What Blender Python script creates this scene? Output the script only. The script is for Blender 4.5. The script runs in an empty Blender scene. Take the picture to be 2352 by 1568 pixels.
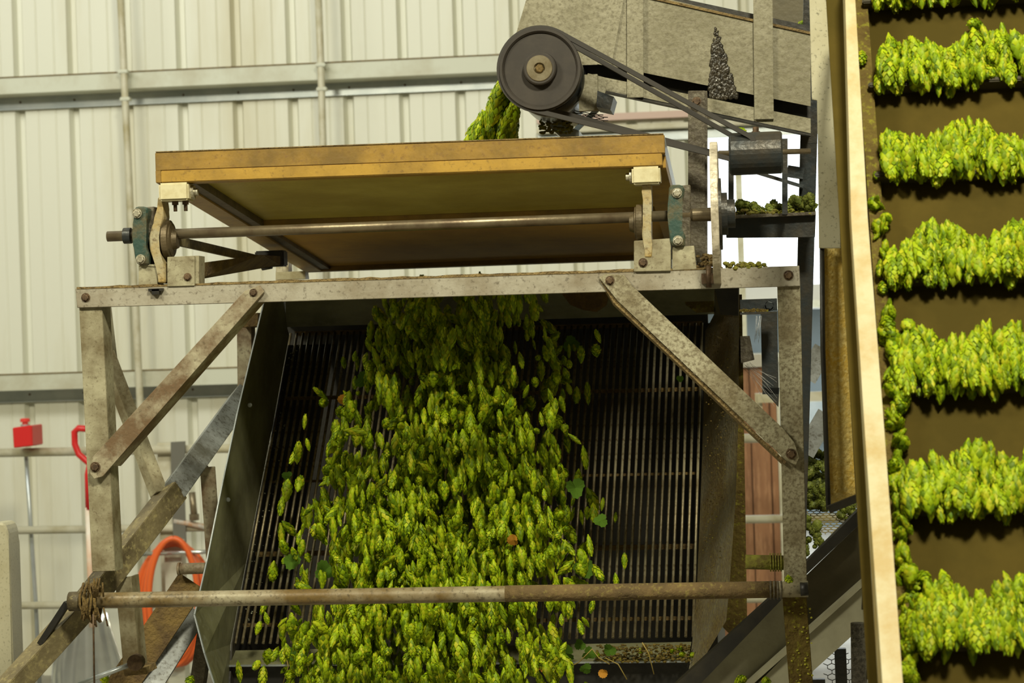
import bpy, bmesh, math, random
from mathutils import Vector, Matrix
random.seed(7)
SC = bpy.context.scene
COL = SC.collection
# ------------------------------------------------------------------ camera
FPX = 5000.0
CAM = Vector((0.0, -4.6, 1.75))
TH = math.atan(546 / 5000.0)
RO = 0.032
FWD = Vector((-math.sin(TH), math.cos(TH), 0))
RGT = Vector((math.cos(TH), math.sin(TH), 0))
UP = Vector((0, 0, 1))
cd = bpy.data.cameras.new('camera')
cam = bpy.data.objects.new('camera', cd)
COL.objects.link(cam)
ix = math.cos(RO) * RGT - math.sin(RO) * UP
iy = math.sin(RO) * RGT + math.cos(RO) * UP
m = Matrix.Identity(4)
for i in range(3):
    m[i][0] = ix[i]; m[i][1] = iy[i]; m[i][2] = -FWD[i]; m[i][3] = CAM[i]
cam.matrix_world = m
cd.sensor_width = 36.0
cd.lens = 36.0 * FPX / 2352.0
cd.dof.use_dof = True
cd.dof.focus_distance = 4.75
cd.dof.aperture_fstop = 9.0
cd.clip_end = 200
SC.camera = cam
# ------------------------------------------------------------------ light
w = bpy.data.worlds.new('overcast_sky')
SC.world = w
w.use_nodes = True
w.node_tree.nodes['Background'].inputs[0].default_value = (0.86, 0.95, 1.0, 1)
w.node_tree.nodes['Background'].inputs[1].default_value = 2.6


def area(name, loc, target, sx, sy, power, col=(1.0, 0.95, 0.72)):
    l = bpy.data.lights.new(name, 'AREA')
    l.shape = 'RECTANGLE'; l.size = sx; l.size_y = sy; l.energy = power; l.color = col
    o = bpy.data.objects.new(name, l)
    COL.objects.link(o)
    o.location = loc
    o.rotation_euler = (Vector(target) - Vector(loc)).to_track_quat('-Z', 'Y').to_euler()
    return o


area('unseen_area_light', (0.9, -3.8, 5.4), (-0.1, 0.2, 1.4), 0.6, 0.6, 300)  # main lamp out of view, lights the machine from above
area('unseen_area_light', (-3.6, -3.2, 5.2), (-1.0, 1.0, 1.2), 1.2, 0.8, 195)  # added fill from the left, no fixture of the room
area('unseen_area_light', (-3.5, 1.6, 5.3), (-2.4, 7.0, 2.2), 6.0, 0.8, 180, (0.97, 0.99, 0.90))  # added wash that brightens the back wall
area('unseen_area_light', (-5.5, 3.0, 4.6), (-2.5, 7.0, 0.8), 2.0, 2.0, 14, (0.95, 0.98, 0.95))  # weak added wash for the lower part of the wall
SC.view_settings.view_transform = 'Standard'
SC.view_settings.look = 'None'
SC.view_settings.gamma = 1
SC.view_settings.exposure = 0.0
SC.view_settings.use_curve_mapping = False


# ------------------------------------------------------------------ helpers
def ray(px, py):
    u = px - 1176.0; v = py - 784.0
    return FWD * FPX + ix * u - iy * v


def P(px, py, Y=0.0):
    r = ray(px, py)
    return CAM + r * ((Y - CAM.y) / r.y)


def PP(px, py, pt, n):
    r = ray(px, py)
    return CAM + r * ((pt - CAM).dot(n) / r.dot(n))


def S(Y):
    return (Y - CAM.y) / FPX


WO = {}


class B:
    def __init__(s):
        s.bm = bmesh.new()

    def box(s, lo, hi, bev=0):
        x0, y0, z0 = lo; x1, y1, z1 = hi
        return s.hexa([(x0, y0, z0), (x1, y0, z0), (x1, y1, z0), (x0, y1, z0),
                       (x0, y0, z1), (x1, y0, z1), (x1, y1, z1), (x0, y1, z1)], bev)

    def hexa(s, c, bev=0):
        v = [s.bm.verts.new(p) for p in c]
        f = [s.bm.faces.new([v[i] for i in q]) for q in
             ((0, 3, 2, 1), (4, 5, 6, 7), (0, 1, 5, 4), (1, 2, 6, 5), (2, 3, 7, 6), (3, 0, 4, 7))]
        if bev:
            es = list({e for q in f for e in q.edges})
            bmesh.ops.bevel(s.bm, geom=es, offset=bev, segments=2, affect='EDGES', clamp_overlap=True)
        return s

    def beam(s, p1, p2, w, d, roll=0, bev=0, w2=None, ref=(0, 1, 0)):
        p1 = Vector(p1); p2 = Vector(p2)
        a = (p2 - p1).normalized()
        side = a.cross(Vector(ref)).normalized()
        dep = side.cross(a).normalized()
        if dep.dot(Vector(ref)) < 0:
            dep = -dep
        if roll:
            R = Matrix.Rotation(roll, 3, a); side = R @ side; dep = R @ dep
        w2 = w2 or w
        c = []
        for p, ww in ((p1, w), (p2, w2)):
            c += [p - side * ww / 2 - dep * d / 2, p + side * ww / 2 - dep * d / 2,
                  p + side * ww / 2 + dep * d / 2, p - side * ww / 2 + dep * d / 2]
        return s.hexa(c, bev)

    def pb(s, a, b, wpx, Y1, Y2=None, d=0.006, bev=0, roll=0, w2px=None):
        """bar whose front face runs between two picture points"""
        Y2 = Y1 if Y2 is None else Y2
        o = Vector((0, d / 2, 0))
        return s.beam(P(a[0], a[1], Y1) + o, P(b[0], b[1], Y2) + o, wpx * S(Y1), d, roll, bev,
                      (w2px or wpx) * S(Y2))

    def prism(s, pts, ext, bev=0):
        ext = Vector(ext)
        a = [s.bm.verts.new(Vector(p)) for p in pts]
        b = [s.bm.verts.new(Vector(p) + ext) for p in pts]
        n = len(pts)
        f = [s.bm.faces.new(a), s.bm.faces.new(b[::-1])]
        for i in range(n):
            f.append(s.bm.faces.new([a[i], b[i], b[(i + 1) % n], a[(i + 1) % n]]))
        if bev:
            es = list({e for q in f for e in q.edges})
            bmesh.ops.bevel(s.bm, geom=es, offset=bev, segments=1, affect='EDGES', clamp_overlap=True)
        return s

    def pp(s, px, Y, ext=(0, 0.004, 0), bev=0):
        """plate from picture points; Y one number or one per point"""
        Ys = Y if isinstance(Y, (list, tuple)) else [Y] * len(px)
        return s.prism([P(p[0], p[1], y) for p, y in zip(px, Ys)], ext, bev)

    def tube(s, pts, r, n=12, caps=True):
        pts = [Vector(p) for p in pts]
        rs = r if isinstance(r, (list, tuple)) else [r] * len(pts)
        rings = []
        prev = None
        for i, p in enumerate(pts):
            t = (pts[min(i + 1, len(pts) - 1)] - pts[max(i - 1, 0)]).normalized()
            if prev is None:
                u = t.orthogonal().normalized()
            else:
                u = (prev - t * prev.dot(t)).normalized()
            prev = u
            v = t.cross(u)
            rings.append([s.bm.verts.new(p + (u * math.cos(2 * math.pi * k / n) + v * math.sin(2 * math.pi * k / n)) * rs[i])
                          for k in range(n)])
        for a, b in zip(rings, rings[1:]):
            for k in range(n):
                f = s.bm.faces.new([a[k], a[(k + 1) % n], b[(k + 1) % n], b[k]]); f.smooth = True
        if caps:
            s.bm.faces.new(rings[0][::-1]); s.bm.faces.new(rings[-1])
        return s

    def cyl(s, p1, p2, r, n=20, r2=None):
        return s.tube([p1, p2], [r, r if r2 is None else r2], n)

    def lathe(s, c, axis, prof, n=40):
        """prof: (distance along axis, radius)"""
        axis = Vector(axis).normalized(); c = Vector(c)
        u = axis.orthogonal().normalized(); v = axis.cross(u)
        rings = []
        for h, r in prof:
            if r < 1e-6:
                rings.append([s.bm.verts.new(c + axis * h)])
            else:
                rings.append([s.bm.verts.new(c + axis * h + (u * math.cos(2 * math.pi * k / n) + v * math.sin(2 * math.pi * k / n)) * r) for k in range(n)])
        for a, b in zip(rings, rings[1:]):
            for k in range(n):
                q = [a[k % len(a)], a[(k + 1) % len(a)], b[(k + 1) % len(b)], b[k % len(b)]]
                q = list(dict.fromkeys(q))
                if len(q) > 2:
                    f = s.bm.faces.new(q); f.smooth = False
        return s

    def bolt(s, c, r, axis=(0, -1, 0), h=None):
        h = h or r * 0.7
        s.lathe(c, axis, [(0, 0), (0, r * 1.35), (h * .25, r * 1.35), (h * .25, r)], 16)
        s.lathe(c, axis, [(h * .25, r), (h, r), (h * 1.1, r * .85), (h * 1.1, 0)], 6)
        return s

    def build(s, name, mt, parent=None, label=None, cat=None, group=None, kind=None, smooth=False):
        me = bpy.data.meshes.new(name)
        bmesh.ops.recalc_face_normals(s.bm, faces=s.bm.faces)
        if parent is None:
            vs = [v.co for v in s.bm.verts]
            o = Vector(((min(v.x for v in vs) + max(v.x for v in vs)) / 2,
                        (min(v.y for v in vs) + max(v.y for v in vs)) / 2, min(v.z for v in vs)))
        else:
            o = WO[parent.name]
        for v in s.bm.verts:
            v.co -= o
        if smooth:
            for f in s.bm.faces: f.smooth = True
        s.bm.to_mesh(me); s.bm.free()
        me.materials.append(mt)
        ob = bpy.data.objects.new(name, me)
        COL.objects.link(ob)
        if parent is None:
            ob.location = o
        else:
            ob.parent = parent
        WO[ob.name] = o.copy()
        tag(ob, label, cat, group, kind)
        return ob


def tag(o, label=None, cat=None, group=None, kind=None):
    if label: o['label'] = label
    if cat: o['category'] = cat
    if group: o['group'] = group
    if kind: o['kind'] = kind


def thing(name, label, cat, loc, group=None, kind=None):
    o = bpy.data.objects.new(name, None)
    COL.objects.link(o)
    o.location = loc; o.empty_display_size = 0.05
    WO[o.name] = Vector(loc)
    tag(o, label, cat, group, kind)
    return o


# ------------------------------------------------------------------ materials
def mat(name, base, rough=.6, metal=0.0, dirt=None, damt=.4, dscale=6., speck=None, samt=.35, sscale=60., bump=.15, bscale=80., streak=1.0, coat=0):
    mt = bpy.data.materials.new(name); mt.use_nodes = True
    nt = mt.node_tree; N = nt.nodes; L = nt.links
    bs = N['Principled BSDF']
    bs.inputs['Roughness'].default_value = rough
    bs.inputs['Metallic'].default_value = metal
    tc = N.new('ShaderNodeTexCoord'); mp = N.new('ShaderNodeMapping')
    mp.inputs['Scale'].default_value = (1, 1, streak)
    L.new(tc.outputs['Object'], mp.inputs[0])
    cur = N.new('ShaderNodeRGB'); cur.outputs[0].default_value = (*base, 1); cur = cur.outputs[0]

    def layer(cur, col, amt, scale, soft, detail, top=1.0):
        n = N.new('ShaderNodeTexNoise'); n.inputs['Scale'].default_value = scale
        n.inputs['Detail'].default_value = detail; n.inputs['Roughness'].default_value = .65
        L.new(mp.outputs[0], n.inputs['Vector'])
        r = N.new('ShaderNodeMapRange'); t = .68 - .36 * amt
        r.inputs[1].default_value = t - soft; r.inputs[2].default_value = t + soft; r.inputs[4].default_value = top
        L.new(n.outputs[0], r.inputs[0])
        x = N.new('ShaderNodeMix'); x.data_type = 'RGBA'
        L.new(r.outputs[0], x.inputs[0]); L.new(cur, x.inputs[6]); x.inputs[7].default_value = (*col, 1)
        return x.outputs[2]
    if dirt: cur = layer(cur, dirt, damt, dscale, .12, 6)
    if speck: cur = layer(cur, speck, samt, sscale * 1.7, .07, 4, .75)
    L.new(cur, bs.inputs['Base Color'])
    if bump:
        n = N.new('ShaderNodeTexNoise'); n.inputs['Scale'].default_value = bscale; n.inputs['Detail'].default_value = 4
        L.new(tc.outputs['Object'], n.inputs['Vector'])
        b = N.new('ShaderNodeBump'); b.inputs['Strength'].default_value = bump; b.inputs['Distance'].default_value = .01
        L.new(n.outputs[0], b.inputs['Height']); L.new(b.outputs[0], bs.inputs['Normal'])
    return mt


M = {}
M['wall'] = mat('painted_wall_steel', (.735, .73, .62), .45, 0, (.60, .56, .40), .22, 1.6, bump=0, streak=.15)
M['wall_rib'] = M['wall']
M['girt'] = mat('painted_girt', (.60, .61, .50), .5, 0, (.45, .42, .30), .25, 3, bump=.03)
M['galv'] = mat('galvanised_steel', (.42, .46, .47), .35, .6, (.55, .58, .58), .4, 4, bump=.03)
M['concrete'] = mat('concrete', (.33, .31, .26), .85, 0, (.2, .18, .14), .4, 1.5)
M['ceiling'] = mat('ceiling_steel', (.28, .28, .24), .6, bump=0)
M['cream'] = mat('dirty_cream_paint', (.40, .37, .245), .55, 0, (.15, .115, .055), .48, 8, (.12, .09, .045), .16, 70, .12, 90)
M['cream_speck'] = mat('speckled_cream_paint', (.40, .37, .25), .6, 0, (.20, .165, .09), .46, 9, (.13, .10, .05), .42, 70, .25, 110)
M['cream_rust'] = mat('rust_rubbed_cream_paint', (.42, .38, .26), .55, 0, (.16, .10, .05), .62, 13, (.12, .09, .05), .2, 60, .15, 80, streak=1.0)
M['pan'] = mat('pitted_conveyor_paint', (.31, .285, .195), .6, 0, (.20, .18, .11), .48, 4, (.16, .14, .085), .34, 75, .35, 60)
M['beamgrey'] = mat('greyed_beam_paint', (.39, .36, .285), .5, 0, (.23, .19, .125), .4, 6, (.10, .08, .05), .18, 55, .12, 90)
M['mossy'] = mat('moss_and_dust_crust', (.10, .068, .022), .9, 0, (.15, .11, .03), .5, 14, (.26, .25, .03), .2, 60, .7, 80)
M['dust'] = mat('tan_dust', (.27, .19, .075), .95, 0, (.15, .1, .04), .5, 30, bump=.8, bscale=150)
M['bolt'] = mat('rusty_bolt', (.17, .11, .06), .55, .5, (.08, .05, .03), .5, 60)
M['zinc'] = mat('zinc_bolt', (.55, .52, .40), .4, .5, (.25, .2, .12), .3, 80)
M['wood_y'] = mat('varnished_yellow_wood', (.35, .205, .035), .5, 0, (.19, .115, .025), .5, 7, (.2, .11, .03), .18, 50, .12, 60)
M['wood_y2'] = mat('bright_varnished_wood', (.46, .275, .045), .45, 0, (.32, .19, .035), .4, 9, (.2, .12, .03), .12, 60, .08, 60)
M['ply'] = mat('varnished_plywood_panel', (.62, .50, .10), .45, 0, (.48, .36, .06), .5, 5, bump=.08, streak=1)
M['ply2'] = mat('orange_plywood_panel', (.88, .52, .08), .6, 0, (.70, .38, .06), .5, 5, bump=.08)
M['block'] = mat('white_plastic_block', (.66, .60, .38), .5, 0, (.5, .42, .22), .35, 25, bump=.05)
M['shaft'] = mat('worn_steel_shaft', (.24, .195, .12), .38, .6, (.14, .10, .06), .4, 12, bump=.05)
M['yoke'] = mat('beige_yoke', (.42, .37, .23), .5, .1, (.42, .27, .06), .4, 14, (.15, .1, .05), .2, 60)
M['disc'] = mat('brown_steel_disc', (.16, .12, .065), .5, .4, (.08, .06, .03), .4, 20)
M['green'] = mat('green_cast_housing', (.035, .075, .06), .5, .1, (.15, .11, .05), .35, 30, bump=.2)
M['brownboard'] = mat('brown_dusty_board', (.17, .11, .03), .9, 0, (.09, .055, .02), .5, 20, bump=.7, bscale=120)
M['black'] = mat('black_steel', (.012, .011, .009), .5, 0, (.03, .025, .015), .4, 10, bump=.1)
M['rubber'] = mat('black_rubber', (.035, .030, .024), .65, 0, bump=.03)
M['pulley'] = mat('dark_pulley', (.045, .038, .032), .55, .3, (.06, .05, .04), .3, 15, bump=.02)
M['hub'] = mat('machined_hub', (.55, .47, .32), .3, .8, (.35, .28, .16), .4, 30, bump=.02)
M['rod'] = mat('screen_rod_steel', (.46, .41, .27), .36, .45, (.15, .11, .05), .45, 7, (.12, .08, .03), .3, 60, .05)
M['wing'] = mat('dull_galvanised_sheet', (.27, .265, .15), .45, .15, (.13, .125, .065), .5, 5, (.22, .22, .15), .2, 30, .05)
M['wing_r'] = mat('moss_dusted_sheet', (.19, .175, .12), .7, .1, (.12, .08, .025), .6, 5, (.24, .2, .05), .25, 90, .5, 90)
M['dark'] = mat('dark_blue_steel', (.035, .042, .045), .4, .3, (.06, .05, .035), .4, 12, bump=.15)
M['darkbrown'] = mat('pitted_brown_steel', (.13, .11, .075), .65, .1, (.07, .055, .035), .5, 12, (.18, .16, .11), .3, 70, .6, 70)
M['bright'] = mat('worn_bright_rim', (.78, .70, .55), .4, .2, (.3, .25, .17), .35, 30, bump=.2)
M['bluegrey'] = mat('bluish_galvanised_beam', (.34, .36, .36), .5, .15, (.12, .12, .10), .45, 8, (.08, .07, .05), .25, 60, .1, streak=1)
M['olive'] = mat('olive_stained_beam', (.22, .18, .09), .6, 0, (.08, .06, .028), .5, 6, (.32, .27, .12), .25, 40, .2)
M['rusttube'] = mat('ochre_stained_pipe', (.38, .34, .23), .42, .1, (.17, .11, .035), .5, 5, (.08, .06, .03), .2, 60, .1)
M['rail'] = mat('cream_handrail', (.58, .55, .42), .4, 0, (.4, .35, .2), .3, 6, bump=0)
M['red'] = mat('red_paint', (.62, .02, .02), .35, 0, bump=0)
M['redlight'] = mat('red_plastic', (.70, .05, .04), .35, 0, bump=0)
M['orange'] = mat('orange_hose', (.75, .13, .025), .35, 0, bump=0)
M['strap'] = mat('grey_strap', (.13, .125, .10), .6, 0, bump=0)
M['alu'] = mat('aluminium_scoop', (.62, .64, .62), .22, .85, (.5, .5, .48), .3, 6, bump=.04, bscale=12)
M['whitepaint'] = mat('off_white_paint', (.50, .47, .33), .5, 0, (.40, .36, .22), .3, 5, (.1, .09, .05), .1, 90, .03)
M['board'] = mat('blotched_cream_board', (.50, .44, .25), .5, 0, (.42, .30, .10), .42, 14, bump=.05)
M['belt'] = mat('dark_brown_belt', (.060, .044, .008), .85, 0, (.085, .060, .011), .45, 4, bump=.04)
M['cleat'] = mat('black_belt_cleat', (.045, .036, .014), .7, 0, bump=.1)
M['pollen'] = mat('pollen_coated_chute', (.58, .44, .14), .8, 0, (.66, .42, .05), .5, 12, (.75, .60, .22), .35, 90, .6, 110)
M['chutegrey'] = mat('brown_grey_chute', (.11, .092, .05), .55, .2, (.08, .07, .04), .5, 6, bump=.1)
M['chutelight'] = mat('grey_cream_chute', (.42, .40, .28), .45, 0, (.27, .25, .17), .5, 4, bump=.08)
M['wood'] = mat('brown_stained_plank', (.33, .15, .06), .6, 0, (.19, .08, .03), .5, 6, (.4, .2, .09), .3, 30, .1, streak=.12)
M['siding'] = mat('grey_blue_siding', (.16, .19, .20), .6, 0, bump=0)
M['fascia'] = mat('cream_fascia', (.42, .38, .30), .6, 0, bump=0)
M['pink'] = mat('pinkish_header', (.62, .45, .38), .6, 0, bump=0)
M['leaf'] = mat('hop_leaf', (.05, .10, .010), .85, 0, (.07, .14, .014), .5, 30, bump=.1)
M['leafy'] = mat('withered_leaf', (.50, .25, .03), .6, 0, (.35, .14, .02), .5, 30, bump=.1)
M['stem'] = mat('dry_stem', (.30, .22, .05), .7, 0, bump=0)
M['grass'] = mat('mossy_debris', (.13, .10, .02), .9, 0, (.25, .25, .03), .5, 40, bump=.6)
M['web'] = mat('cobweb', (.6, .6, .6), .8, 0, bump=0)
M['silver'] = mat('braided_silver_hose', (.30, .28, .25), .4, .5, (.12, .11, .1), .5, 120, bump=.8, bscale=160)

for k_ in ('leaf', 'leafy', 'belt', 'mossy'):
    M[k_].node_tree.nodes['Principled BSDF'].inputs['Specular IOR Level'].default_value = .08


def hopmat(name, cols):
    mt = bpy.data.materials.new(name); mt.use_nodes = True
    nt = mt.node_tree; N = nt.nodes; L = nt.links; bs = N['Principled BSDF']
    oi = N.new('ShaderNodeObjectInfo'); gi = N.new('ShaderNodeNewGeometry')
    ad = N.new('ShaderNodeMath'); ad.operation = 'ADD'
    L.new(oi.outputs['Random'], ad.inputs[0]); L.new(gi.outputs['Random Per Island'], ad.inputs[1])
    fr = N.new('ShaderNodeMath'); fr.operation = 'FRACT'; L.new(ad.outputs[0], fr.inputs[0])
    cr = N.new('ShaderNodeValToRGB'); L.new(fr.outputs[0], cr.inputs[0])
    e = cr.color_ramp.elements
    while len(e) < len(cols): e.new(.5)
    for i, c in enumerate(cols):
        e[i].position = i / (len(cols) - 1); e[i].color = (*c, 1)
    L.new(cr.outputs[0], bs.inputs['Base Color'])
    bs.inputs['Roughness'].default_value = .5
    bs.inputs['Specular IOR Level'].default_value = .25
    # thin bracts let light through
    tr = N.new('ShaderNodeBsdfTranslucent'); L.new(cr.outputs[0], tr.inputs[0])
    mx = N.new('ShaderNodeMixShader'); mx.inputs[0].default_value = .25
    L.new(bs.outputs[0], mx.inputs[1]); L.new(tr.outputs[0], mx.inputs[2])
    L.new(mx.outputs[0], N['Material Output'].inputs[0])
    return mt


M['hop'] = hopmat('hop_bracts', [(.10, .17, .006), (.24, .36, .006), (.38, .52, .008), (.48, .58, .012), (.13, .24, .008), (.56, .55, .02), (.32, .47, .008)])
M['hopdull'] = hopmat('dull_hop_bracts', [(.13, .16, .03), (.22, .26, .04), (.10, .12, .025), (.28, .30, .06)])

# ------------------------------------------------------------------ the room
WY = 7.0
X0, X1, YF, ZC = -8.0, 6.0, -8.0, 6.2
b = B(); b.box((X0 - .1, YF, -.15), (X1 + .1, WY + 14, 0)); b.build('floor', M['concrete'], kind='structure')
b = B(); b.box((X0 - .1, YF, ZC), (X1 + .1, WY + .1, ZC + .1)); b.build('ceiling', M['ceiling'], kind='structure')
b = B(); b.box((X0 - .1, YF, 0), (X0, WY, ZC)); b.build('wall_left', M['wall'], kind='structure')
b = B(); b.box((X1, YF, 0), (X1 + .1, WY, ZC)); b.build('wall_right', M['wall'], kind='structure')
b = B(); b.box((X0, YF - .1, 0), (X1, YF, ZC)); b.build('wall_front', M['ceiling'], kind='structure')

ox0 = P(1600, 500, WY).x; ox1 = P(2010, 500, WY).x; ozt = P(1600, 308, WY).z
wall = thing('wall_back', 'cream corrugated steel back wall with upright ribs', None, ((X0 + X1) / 2, WY, 0), kind='structure')
del wall['label']


def corr(x0, x1, z0, z1):
    """one ribbed sheet; rib pitch .305"""
    b = B(); x00 = P(38, 0, WY).x; pitch = .305
    pts = []
    k = math.floor((x0 - x00) / pitch) - 1
    prof = [(-.030, 0), (-.013, .045), (.013, .045), (.030, 0), (.098, 0), (.104, .004), (.110, 0), (.196, 0), (.202, .004), (.208, 0)]
    while x00 + k * pitch < x1 + pitch:
        for dx, dy in prof:
            x = x00 + k * pitch + dx
            if x0 < x < x1: pts.append((x, WY + dy))
        k += 1
    pts = [(x0, WY)] + pts + [(x1, WY)]
    lo = [b.bm.verts.new((x, y, z0)) for x, y in pts]; hi = [b.bm.verts.new((x, y, z1)) for x, y in pts]
    lo2 = [b.bm.verts.new((x, y + .004, z0)) for x, y in pts]; hi2 = [b.bm.verts.new((x, y + .004, z1)) for x, y in pts]
    for i in range(len(pts) - 1):
        b.bm.faces.new([lo[i], lo[i + 1], hi[i + 1], hi[i]]); b.bm.faces.new([lo2[i + 1], lo2[i], hi2[i], hi2[i + 1]])
    return b


x = X0; k = 0
while x < X1 - .01:
    xe = min(x + .915, X1)
    if x < ox0 < xe: xe = ox0
    if x < ox1 < xe: xe = ox1
    inside = x >= ox0 - .001 and xe <= ox1 + .001
    corr(x, xe, ozt if inside else 0, ZC).build('wall_panel', M['wall'], wall)
    x = xe; k += 1

# girts (Z purlins) : face in front, lower flange on the wall
def girt(name, zt, x0, x1, m1='girt', h=.082, h2=.068):
    g = thing(name, None, None, ((x0 + x1) / 2, WY, zt - .2), kind='structure')
    b = B(); b.box((x0, WY - .20, zt - h), (x1, WY - .196, zt)); b.box((x0, WY - .20, zt - h - .004), (x1, WY - .01, zt - h)); b.build('front_flange', M[m1], g)
    b = B(); b.box((x0, WY - .014, zt - h - h2), (x1, WY - .010, zt - h)); b.box((x0, WY - .03, zt - h - h2 - .004), (x1, WY - .010, zt - h - h2)); b.build('wall_flange', M['galv'], g)
    b = B(); b.box((x0, WY - .206, zt), (x1, WY - .19, zt + .006)); b.build('dust_line', M['dust'], g, kind='stuff')
    b = B(); xx = x0 + .1
    while xx < x1:
        b.bolt((xx, WY - .014, zt - h - .03), .005); xx += .305
    b.build('screw_row', M['bolt'], g, kind='stuff')


zt1 = P(600, 152, WY - .2).z
zt2 = P(300, 852, WY - .2).z
girt('trim_1', zt1, X0, X1)
girt('trim_2', zt2, X0, ox0 - .02)
# header over the opening
hz = P(1578, 253, WY - .05).z
hx0 = P(1235, 262, WY).x
b = B(); b.box((hx0, WY - .06, hz - .036), (ox1 + .4, WY - .004, hz)); b.build('trim_3', M['pink'], kind='structure')
b = B(); b.box((hx0, WY - .09, hz - .095), (ox1 + .4, WY - .004, hz - .066), .004); b.build('trim_4', M['rail'], kind='structure')
b = B(); b.box((hx0, WY - .03, hz - .15), (ox1 + .4, WY - .004, hz - .10)); b.build('trim_5', M['galv'], kind='structure')

# conduits
def pipe(pts, rpx, Y, mt, name, label, cat, clamps=()):
    t = thing(name, label, cat, P(pts[-1][0], pts[-1][1], Y))
    b = B(); b.tube([P(x, y, Y) for x, y in pts], rpx * S(Y), 12); b.build('tube', mt, t)
    for c in clamps:
        q = P(c[0], c[1], Y); b = B(); b.box(q - Vector((.028, .024, .01)), q + Vector((.028, .02, .01)), .004); b.build('clamp', M['girt'], t)
    return t


pipe([(274, -60), (281, 80), (288, 240), (299, 470), (312, 720), (322, 930), (328, 1040), (352, 1600)], 8.5, WY - .26, M['rail'],
     'conduit_pipe', 'pale conduit pipe on the wall nearest the left, running behind the left bearing', 'pipe', [(284, 165), (289, 228)])
pipe([(729, -60), (736, 120), (742, 330), (752, 700)], 8.5, WY - .26, M['rail'],
     'conduit_pipe', 'pale conduit pipe on the wall running down behind the middle of the yellow tray', 'pipe', [(737, 150), (740, 205)])

# outdoors through the opening
pl = thing('wooden_screen', 'brown stained plank wall seen through the gap right of the screen', 'wall', (P(1700, 1200, WY + .35).x, WY + .35, 0))
xa = P(1590, 900, WY + .35).x; zt = P(1745, 842, WY + .35).z
for i in range(6):
    xx = xa + i * .105
    if xx > P(1786, 900, WY + .35).x: break
    b = B(); b.box((xx, WY + .35 + random.uniform(-.004, .004), 0), (min(xx + .100, P(1786, 1000, WY + .35).x), WY + .39, zt), .004); b.build('plank', M['wood'], pl)
b = B(); b.box((xa, WY + .395, 0), (P(1786, 1000, WY + .35).x, WY + .41, zt)); b.build('added_gap_blocker', M['black'], pl)  # added black sheet, stops bright light showing through the plank gaps
b = B(); b.box((P(1786, 1000, WY + .35).x, WY + .32, 0), (P(1794, 1000, WY + .35).x, WY + .40, zt + .05)); b.build('edge_post', M['rail'], pl)
b = B(); b.box((xa, WY + .31, zt), (P(1790, 1000, WY + .35).x, WY + .42, zt + .07)); b.build('cap_rail', M['fascia'], pl)

YB = 15.0
bx0 = P(1400, 700, YB).x; bx1 = P(2300, 700, YB).x
z_f = P(1745, 657, YB).z; z_g = P(1745, 694, YB).z; z_h = P(1745, 712, YB).z
ob_ = thing('grey_building', 'grey blue building with a cream fascia outside the opening', 'building', ((bx0 + bx1) / 2, YB, 0))
b = B(); b.box((bx0, YB + .1, 0), (bx1, YB + .4, z_h)); b.build('wall', M['siding'], ob_)
b = B(); b.box((bx0, YB - .2, z_g), (bx1, YB + .4, z_f)); b.build('fascia', M['fascia'], ob_)
b = B(); b.box((bx0, YB - .28, z_h), (bx1, YB - .1, z_g)); b.build('gutter', M['rail'], ob_)
for zp in (P(1870, 815, YB).z, P(1870, 915, YB).z):
    b = B(); b.box((bx0, YB, zp - .05), (bx1, YB + .12, zp + .03)); b.build('siding_trim', M['rail'], ob_)
b = B(); b.box((bx0, YB - .02, P(1870, 1000, YB).z), (bx1, YB + .12, P(1870, 922, YB).z)); b.build('lower_band', M['galv'], ob_)
b = B(); b.box((P(1692, 500, WY + .5).x, WY + .45, 0), (P(1707, 500, WY + .5).x, WY + .5, ozt + .1)); b.build('door_post', M['rail'], label='pale upright post standing in the bright opening', cat='post')

# railing at the back of the platform
RY = 5.8
rl = thing('railing', 'cream pipe railing running in front of the back wall', 'railing', (P(600, 1200, RY).x, RY, 0))
for (a, c, r) in (((-60, 1041), (2000, 1001), 10.5), ((-60, 1219), (2000, 1188), 9.5), ((-60, 1391), (2000, 1373), 9)):
    b = B(); b.cyl(P(a[0], a[1], RY), P(c[0], c[1], RY), r * S(RY), 14); b.build('rail', M['rail'], rl)
for xp in (384,):
    b = B(); q = P(xp, 1030, RY + .03); b.box((q.x - .05, RY + .03, 0), (q.x + .05, RY + .07, q.z + .03)); b.build('post', M['rail'], rl)
for xp in (1500, 2050):
    b = B(); q = P(xp, 1030, RY + .03); b.box((q.x - .03, RY + .03, 0), (q.x + .03, RY + .07, q.z + .03)); b.build('post', M['rail'], rl)
q = P(384, 1030, RY)
# near left post
b = B(); b.pp([(-40, 1205), (0, 1200), (10, 1202), (18, 1220), (20, 1250), (36, 1700), (-40, 1700)], 1.2, (0, .09, 0), .006)
b.build('guard_post', M['whitepaint'], label='cream painted post with rounded top at the left edge of the picture', cat='post')

# red box on rail
rb = thing('red_junction_box', 'small red box with a round knob fixed on the top rail', 'box', P(58, 1028, RY - .03))
b = B(); b.pp([(28, 982), (73, 976), (75, 1024), (31, 1029)], RY - .12, (0.0, .16, 0), .005); b.build('housing', M['red'], rb)
b = B(); q = P(58, 978, RY - .05); b.lathe(q, (0, 0, 1), [(0, 0), (0, .016), (.02, .014), (.02, .024), (.034, .024), (.038, .018), (.038, 0)], 16); b.build('knob', M['redlight'], rb)
b = B(); b.lathe(q, (0, 0, 1), [(-.002, 0), (-.002, .022), (.008, .022), (.008, 0)], 16); b.build('collar', M['galv'], rb)
pipe([(60, 1048), (70, 1200), (82, 1380), (92, 1600)], 5, RY + .05, M['galv'], 'grey_cable_tube', 'thin grey tube running down from the red box', 'pipe')

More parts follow.
